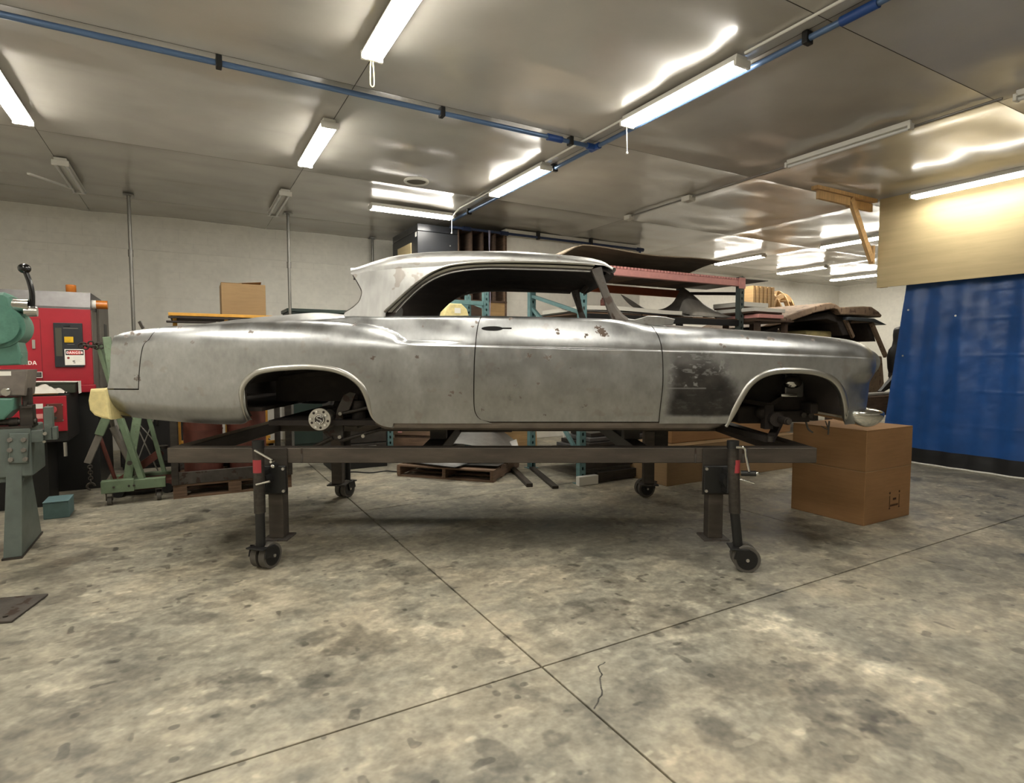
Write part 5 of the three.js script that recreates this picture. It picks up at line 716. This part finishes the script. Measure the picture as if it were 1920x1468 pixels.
  const tb = rthing('dark_tray_box', 'flat dark green box with white paper on the console', 'box', -1.08, 7.0, r(125, 742)[1] + .011); mesh('box_body', b2(-.22, .14, 0, .09, -.14, .12, { r: .006 }), S({ color: 0x2b2f22, roughness: .6 }), tb); mesh('box_lid', b2(-.225, .145, .091, .10, -.145, .125, { r: .003 }), S({ color: 0x343827, roughness: .6 }), tb); mesh('paper', [bx(.34, .003, .22, -.02, .108, -.02, { rz: -.02 }), bx(.003, .12, .15, .16, .05, -.02)], M.white, tb);
  const sb = rthing('blue_grey_block', 'small blue-grey metal block on the floor by the green machine', 'block', -1.02, 6.34, 0); mesh('block_body', b2(-.09, .09, 0, .14, -.14, .12, { r: .006 }), mottled('#5d7a7c', .12, { size: .4, rough: .6 }), sb); mesh('block_lid', b2(-.092, .092, .141, .15, -.142, .122, { r: .003 }), mottled('#67858a', .1, { size: .4, rough: .6 }), sb);
}
{ // green machine in the left foreground
  const g = rthing('metalworking_machine', 'green metalworking machine with a black ball-knob lever at the left edge', 'machine', -1.40, 5.14, 0); const q = (px, py, v = 5.14) => { const [u, y] = onV(px, py, v); return [u + 1.40, y]; }; const pts = (l, v) => l.map(p => q(p[0], p[1], v));
  // pedestal
  mesh('pedestal_leg', (() => { const a = pts([[12, 872], [41, 872], [43, 1040], [8, 1040]]), y1 = a[0][1], y0 = .012; const xs = [a[0][0], a[1][0]], xb = [a[3][0], a[2][0]]; const P0 = (x, y, z) => [x, y, z]; const t = [P0(xs[0], y1, 0), P0(xs[1], y1, 0), P0(xs[1], y1, -.22), P0(xs[0], y1, -.22)], b = [P0(xb[0], y0, .03), P0(xb[1], y0, .03), P0(xb[1], y0, -.60), P0(xb[0], y0, -.60)]; const f = []; const quad = (p, r, s, u) => f.push(...p, ...r, ...s, ...p, ...s, ...u); quad(b[0], b[1], t[1], t[0]); quad(b[1], b[2], t[2], t[1]); quad(b[2], b[3], t[3], t[2]); quad(b[3], b[0], t[0], t[3]); quad(t[0], t[1], t[2], t[3]); const m = new THREE.BufferGeometry(); m.setAttribute('position', new THREE.Float32BufferAttribute(f, 3)); m.computeVertexNormals(); m.setAttribute('uv', new THREE.BufferAttribute(new Float32Array(f.length / 3 * 2), 2)); return tri(m); })(), M.greyGreen, g); mesh('foot_pad', b2(q(6, 1040)[0], q(45, 1040)[0], 0, .014, -.62, .05), M.darkSteel, g); mesh('pedestal_leg', b2(-.85, -.75, 0, .62, -.5, .0, { r: .01 }), M.greyGreen, g);
  const bdT = q(40, 802)[1], bdB = q(40, 905)[1], bxR = q(60, 850)[0]; mesh('bed_casting', [b2(-.9, bxR, bdB + .04, bdT, -.42, 0, { r: .012 }), ext(pts([[-120, 872], [52, 872], [41, 905], [-120, 912]]), .30, .008).translate(0, 0, -.32)], M.greyGreen, g); const bp = mesh('bolted_plate', [ext(pts([[18, 812], [55, 812], [53, 868], [17, 868]]), .018, .004).translate(0, 0, .001)], M.greyGreen, g); for (const [a, b] of [[20, 824], [46, 824], [20, 843], [46, 843], [22, 861], [49, 860]]) mesh('plate_bolt', cyl(.018, .015, .022, ...q(a, b), .028, 'z', 6), M.machineGrey, bp);
  mesh('side_arm', [b2(bxR - .01, q(80, 800)[0], q(40, 832)[1], q(40, 808)[1], -.10, -.01, { r: .008 }), b2(q(80, 800)[0], q(98, 800)[0], q(40, 829)[1], q(40, 765)[1], -.09, -.03, { r: .006 }), b2(q(92, 800)[0], q(105, 800)[0], q(40, 829)[1], q(40, 804)[1], -.09, -.03, { r: .005 })], M.greyGreen, g); mesh('arm_bolt', cyl(.012, .012, .02, ...q(84, 813), -.005, 'z', 8), M.bolt, g); mesh('arm_bolt', cyl(.010, .010, .02, ...q(83, 828), -.005, 'z', 8), M.chrome, g);
  mesh('vise_screw', [cyl(.022, .022, .22, ...q(28, 792), -.05, 'x', 14), cyl(.03, .03, .05, ...q(22, 792), -.05, 'x', 14), b2(q(36, 800)[0], q(62, 800)[0], q(40, 802)[1], q(40, 760)[1], -.12, -.02, { r: .006 }), b2(-.9, q(60, 800)[0], q(40, 803)[1], q(40, 799)[1], -.2, .0)], M.darkSteel, g); mesh('clamp_block', [b2(q(40, 800)[0], q(56, 800)[0], q(40, 778)[1], q(40, 728)[1], -.14, -.05, { r: .006 }), b2(q(40, 800)[0], q(62, 800)[0], q(40, 765)[1], q(40, 762)[1], -.1, .0), cyl(.013, .013, .03, ...q(45, 757), -.02, 'y', 8)], M.darkSteel, g);
  mesh('table', [ext(pts([[-120, 694], [52, 694], [47, 742], [-120, 742]]), .30, .006).rotateX(0).translate(0, 0, -.30)], M.tableIron, g); mesh('table_label', b2(q(-5, 800)[0], q(26, 800)[0], q(40, 704)[1], q(40, 696)[1], .0005, .002), M.white, g); mesh('hand_knob', [cyl(.028, .028, .018, ...q(12, 735), .012, 'z', 7), ball(.012, ...q(16, 730), .022)], M.chrome, g);
  mesh('lower_housing', [ext(pts([[-120, 746], [28, 746], [28, 768], [10, 786], [-120, 800]]), .24, .012, 2).translate(0, 0, -.20)], M.greenPaint, g);
  // head
  mesh('column', [ext(pts([[-120, 640], [34, 640], [40, 660], [40, 684], [-120, 690]]), .22, .012, 2).translate(0, 0, -.20)], M.greenPaint, g); mesh('column_boss', [cyl(.02, .02, .03, ...q(36, 668), .0, 'z', 16)], M.greenPaint, g);
  const hc = q(2, 612); mesh('gear_head', [cyl(.145, .145, .26, hc[0] - .01, hc[1], -.10, 'z', 36), cyl(.10, .12, .05, hc[0] - .01, hc[1], .05, 'z', 36), ext(pts([[-120, 548], [8, 548], [22, 556], [26, 580], [-120, 600]]), .24, .02, 2).translate(0, 0, -.22)], M.greenPaint, g);
  const sy = q(30, 580); mesh('spindle_boss', [cyl(.062, .062, .12, sy[0] - .06, sy[1] - .02, -.08, 'x', 28), cyl(.05, .045, .06, sy[0] + .01, sy[1] - .045, -.08, 'x', 28)], M.greenPaint, g); mesh('chrome_collar', [cyl(.046, .046, .09, sy[0] + .02, sy[1] + .03, -.03, 'x', 28), cyl(.040, .034, .07, sy[0] + .075, sy[1] - .01, -.03, 'x', 28)], M.chrome, g);
  const lv = mesh('lever', [tube([[57, 584], [58, 560], [57, 545], [52, 525], [46, 510]].map(p => [...q(...p), -.04]), .017, 40, 12), cyl(.03, .03, .05, ...q(55, 578), -.05, 'z', 18)], M.blackGloss, g); mesh('ball_knob', ball(.038, ...q(43, 502), -.04, 1, .9, 1, 26), M.blackGloss, lv);
}
{ // floor plate at the left, pallet with metal skins in the middle
  const f = thing('floor_plate', 'dark steel plate lying on the floor at the left edge', 'plate', V3(-2.98, 0, -3.05), .25); mesh('plate', bx(.62, .012, .36, 0, .007, 0, { r: .003 }), M.rustBrown, f); for (const x of [-.25, .25]) mesh('plate_bolt', cyl(.012, .012, .008, x, .016, .12, 'y', 8), M.darkSteel, f);
  const p = thing('wooden_pallet', 'wooden pallet loaded with sheet metal under the car', 'pallet', V3(-.63, 0, -6.98), -.304);
  for (let k = 0; k < 8; k++) mesh('top_board', b2(-.60, .60, .118, .136, -.50 + k * .128, -.40 + k * .128, { r: .002 }), M.palletWood, p); for (const x of [-.58, 0, .58]) mesh('stringer', b2(x - .02, x + .02, .02, .117, -.50, .50), M.palletWood, p); for (const z of [-.44, -.15, .15, .44]) mesh('bottom_board', b2(-.60, .60, .0, .019, z - .05, z + .05), M.palletWood, p);
  const sk = (l, x, y, z, w, d, f, rot, m) => { const g = thing('metal_panel', l, 'panel', V3(x, y, z), rot, 'metal skins on the pallet'); const q = (a, b) => [(a - .5) * w, f(a, b), (.5 - b) * d]; mesh('skin', [grid(30, 14, q, (a, b, c) => [c[0], c[2]]), grid(30, 14, (a, b) => { const c = q(a, b); return [c[0], c[1] - .008, c[2]]; }, (a, b, c) => [c[0], c[2]])], m, g); };
  sk('large curved bare metal skin arched over the pallet', -.55, .16, -7.0, 1.05, .7, (a, b) => .06 + .34 * Math.sin(a * 2.6 + .2) * (0.5 + .5 * b), -.3, M.sheet); sk('dark fender skin lying on the front of the pallet', -.85, .145, -6.75, .75, .42, (a, b) => .02 + .16 * Math.sin(a * 3.1) * sm(0, .6, b), -.55, M.sheetDark); sk('bright folded metal strip on the right of the pallet', -.20, .145, -6.85, .6, .3, (a, b) => .02 + .22 * a * b, .25, M.sheet); sk('pale flat metal offcut at the front edge of the pallet', -.38, .14, -6.62, .55, .22, (a, b) => .012 + .02 * a, -.35, M.sheet); sk('long twisted metal strip at the back of the pallet', -.6, .15, -7.32, 1.2, .25, (a, b) => .02 + .42 * Math.pow(a, 1.5) + .05 * b, -.25, M.sheet);
  const c2 = thing('wood_crate', 'dark wooden crate behind the loaded pallet', 'crate', V3(-1.25, 0, -7.92), -.2); mesh('crate_body', b2(-.3, .3, .03, .5, -.25, .25, { r: .005 }), M.darkWood, c2); for (const y of [.05, .2, .35]) mesh('slat', b2(-.31, .31, y, y + .11, .251, .268, { r: .002 }), M.palletWood, c2); mesh('pink_tag', b2(-.24, -.18, .38, .5, .269, .272), M.pink, c2);
  const cb = thing('floor_cable', 'black cable curling on the floor beside the pallet', 'cable', V3(-1.75, 0, -6.9), 0); mesh('cable', [tube([[-.4, .008, .1], [-.2, .008, .0], [.05, .008, .05], [.2, .008, -.05], [.28, .02, .02], [.38, .008, .0]], .008, 60, 6)], M.black, cb);
}
{ // far bay on the right: old cab, plywood buck, dark equipment
  const c = rthing('truck_cab_shell', 'old brown vehicle cab shell standing beyond the front of the car', 'cab', 10.6, 6.9, 0); const q = (px, py) => { const [u, y] = onV(px, py, 6.5); return [u - 10.6, y]; }; const pts = (l) => l.map(p => q(...p));
  mesh('roof_skin', [ext(pts([[1430, 612], [1445, 604], [1500, 582], [1545, 569], [1558, 567], [1568, 570], [1576, 576], [1620, 574], [1635, 575], [1648, 584], [1654, 591], [1652, 595], [1610, 591], [1577, 590], [1571, 581], [1563, 579], [1530, 586], [1470, 607], [1445, 612]]), 1.5, .02, 2).translate(0, 0, -1.1)], M.tan, c);
  mesh('cab_lining', [ext(pts([[1440, 622], [1462, 612], [1530, 589], [1568, 583], [1580, 592], [1640, 600], [1652, 640], [1646, 640], [1632, 604], [1605, 602], [1600, 604], [1602, 628], [1590, 628], [1580, 605], [1560, 598], [1500, 603], [1470, 614], [1462, 640], [1440, 640]]), 1.3, .01).translate(0, 0, -1.0)], M.inner, c); mesh('cab_back', b2(q(1462, 640)[0], q(1580, 640)[0], .5, q(1600, 592)[1], -1.05, -1.0), M.inner, c);
  mesh('windscreen_visor', [ext(pts([[1590, 594], [1640, 597], [1663, 609], [1654, 609], [1640, 604], [1590, 600]]), 1.5, .01).translate(0, 0, -1.1)], S({ color: 0x3b4148, roughness: .45 }), c);
  for (const z of [.33, -1.02]) { mesh('door_pillar', [bar([...q(1591, 598), z], [...q(1606, 632), z], .05, .07)], M.tan, c); mesh('door_frame', [bar([...q(1604, 603), z], [...q(1636, 602), z], .04, .06), bar([...q(1640, 604), z], [...q(1667, 668), z], .05, .09)], M.tan, c); }
  mesh('body_lower', [ext(pts([[1440, 640], [1664, 668], [1668, 720], [1640, 760], [1440, 760]]), 1.3, .02).translate(0, 0, -1.0)], M.tan, c); mesh('rear_window_frame', b2(q(1604, 640)[0], q(1640, 640)[0], q(1600, 660)[1], q(1600, 606)[1], -1.03, -1.02), M.drum, c); mesh('rear_window_glass', b2(q(1606, 640)[0], q(1630, 640)[0], q(1600, 640)[1], q(1600, 614)[1], -1.018, -1.012), S({ color: 0xb9c4bb, roughness: .2 }), c); mesh('seat_back', b2(q(1540, 640)[0], q(1588, 640)[0], q(1600, 640)[1], q(1600, 620)[1], -.6, .1, { r: .03 }), M.cream, c); for (const [x, z] of [[-1.4, .1], [1.4, .1], [-1.4, -.8], [1.4, -.8]]) mesh('axle_stand', b2(x - .06, x + .06, 0, .62, z - .06, z + .06), M.darkSteel, c);
  const b = rthing('plywood_buck', 'egg-crate plywood body buck standing high behind the old cab', 'buck', 12.0, 8.8, 2.02); const r = (px, py) => { const [u, y] = onV(px, py, 8.5); return [u - 12.0, y - 2.02]; };
  const len = r(1530, 560)[0] - r(1412, 560)[0]; const x0 = r(1412, 560)[0];
  for (let k = 0; k < 6; k++) mesh('rib', b2(x0 + k * .13, x0 + k * .13 + .08, .35, .95, .10 + .0 * k, .30, { r: .01 }), M.buckPly, b); mesh('rib_web', b2(x0, x0 + .78, .0, .60, .0, .12), M.darkWood, b); mesh('rib_web', b2(x0 + .0, x0 + .70, .36, .94, .02, .11), M.buckPly, b);
  const ring = (rx, ry, w) => { const q = []; for (let i = 0; i <= 16; i++) { const a = i / 16 * Math.PI; q.push([Math.cos(a) * rx, Math.sin(a) * ry]); } for (let i = 16; i >= 0; i--) { const a = i / 16 * Math.PI; q.push([Math.cos(a) * (rx - w), Math.sin(a) * (ry - w)]); } return q; };
  const dc = x0 + 1.38; for (const k of [-.8, -.4, 0, .4, .8]) { const e = Math.sqrt(1 - k * k); mesh('rib', ext(ring(.62 * e, .95 * e, .11), .035).translate(dc, 0, k * .42 - .12), M.buckPly, b); mesh('rib', ext(ring(.42 * e, .95 * e, .11), .035).rotateY(Math.PI / 2).translate(dc + k * .62, 0, -.12), M.buckPly, b); }
  for (const y of [.25, .48, .70]) { const e = Math.sqrt(1 - (y / .95) * (y / .95)); mesh('shelf_ring', ext(ring(.60 * e, .40 * e, .09).concat([]), .025).rotateX(Math.PI / 2).translate(dc, y, -.12), M.buckPly, b); mesh('shelf_ring', ext(ring(.60 * e, .40 * e, .09), .025).rotateX(-Math.PI / 2).translate(dc, y, -.12), M.buckPly, b); }
  mesh('base_frame', [b2(x0, x0 + len, -.05, 0, -.6, .35)], M.darkWood, b); const st = rthing('storage_rack', 'dark steel rack carrying the plywood buck', 'rack', 12.0, 8.8, 0); for (const x of [x0 + .05, 0, x0 + len - .05]) for (const z of [-.55, .3]) mesh('post', b2(x - .03, x + .03, 0, 1.94, z - .03, z + .03), M.darkSteel, st); mesh('shelf', b2(x0, x0 + len, 1.94, 1.968, -.6, .35), M.darkSteel, st);
  const e = rthing('black_equipment', 'black upright piece of equipment half hidden by the curtain edge', 'equipment', 10.1, 5.2, 0); const t = (px, py) => { const [u, y] = onV(px, py, 5.2); return [u - 10.1, y]; };
  const ax = t(1684, 680)[0]; mesh('equipment_body', lathe([[0, t(1684, 742)[1]], [.09, t(1684, 740)[1]], [.13, t(1684, 715)[1]], [.12, t(1684, 705)[1]], [.15, t(1684, 690)[1]], [.165, t(1684, 668)[1]], [.14, t(1684, 655)[1]], [.10, t(1684, 649)[1]], [.085, t(1684, 638)[1]], [.09, t(1684, 628)[1]], [.085, t(1684, 619)[1]], [.07, t(1684, 615)[1]], [0, t(1684, 612)[1]]], 26).translate(ax, 0, 0), M.black, e); mesh('stand_post', cyl(.04, .05, t(1684, 738)[1], ax, t(1684, 738)[1] / 2, 0), M.darkSteel, e); mesh('stand_base', cyl(.25, .25, .03, ax, .015, 0, 'y', 24), M.darkSteel, e); mesh('support_arm', [bar([ax - .06, t(1684, 700)[1], .02], [...t(1643, 736), .05], .06, .06, { r: .01 }), bar([...t(1643, 736), .05], [ax - .05, t(1684, 718)[1], .02], .03, .03)], M.black, e); mesh('hose_band', [cyl(.135, .135, .07, ax, t(1684, 703)[1], 0, 'y', 24)], M.rustBrown, e);
  const d = rthing('wooden_bench', 'low brown bench with white tubes beyond the front bumper', 'bench', 9.3, 5.15, 0); mesh('bench_top', b2(-.5, .6, .50, .80, -.4, .3, { r: .01 }), M.palletWood, d); for (const x of [-.42, .5]) for (const z of [-.3, .2]) mesh('leg', b2(x - .04, x + .04, 0, .5, z - .04, z + .04), M.darkWood, d); const tb = rthing('white_tube', 'upper white tube lying on the low brown bench', 'tube', 9.3, 4.93, .83); mesh('tube_wall', cyl(.026, .026, .9, 0, 0, 0, 'x', 16), M.white, tb);
}
renderer.render(scene, camera);
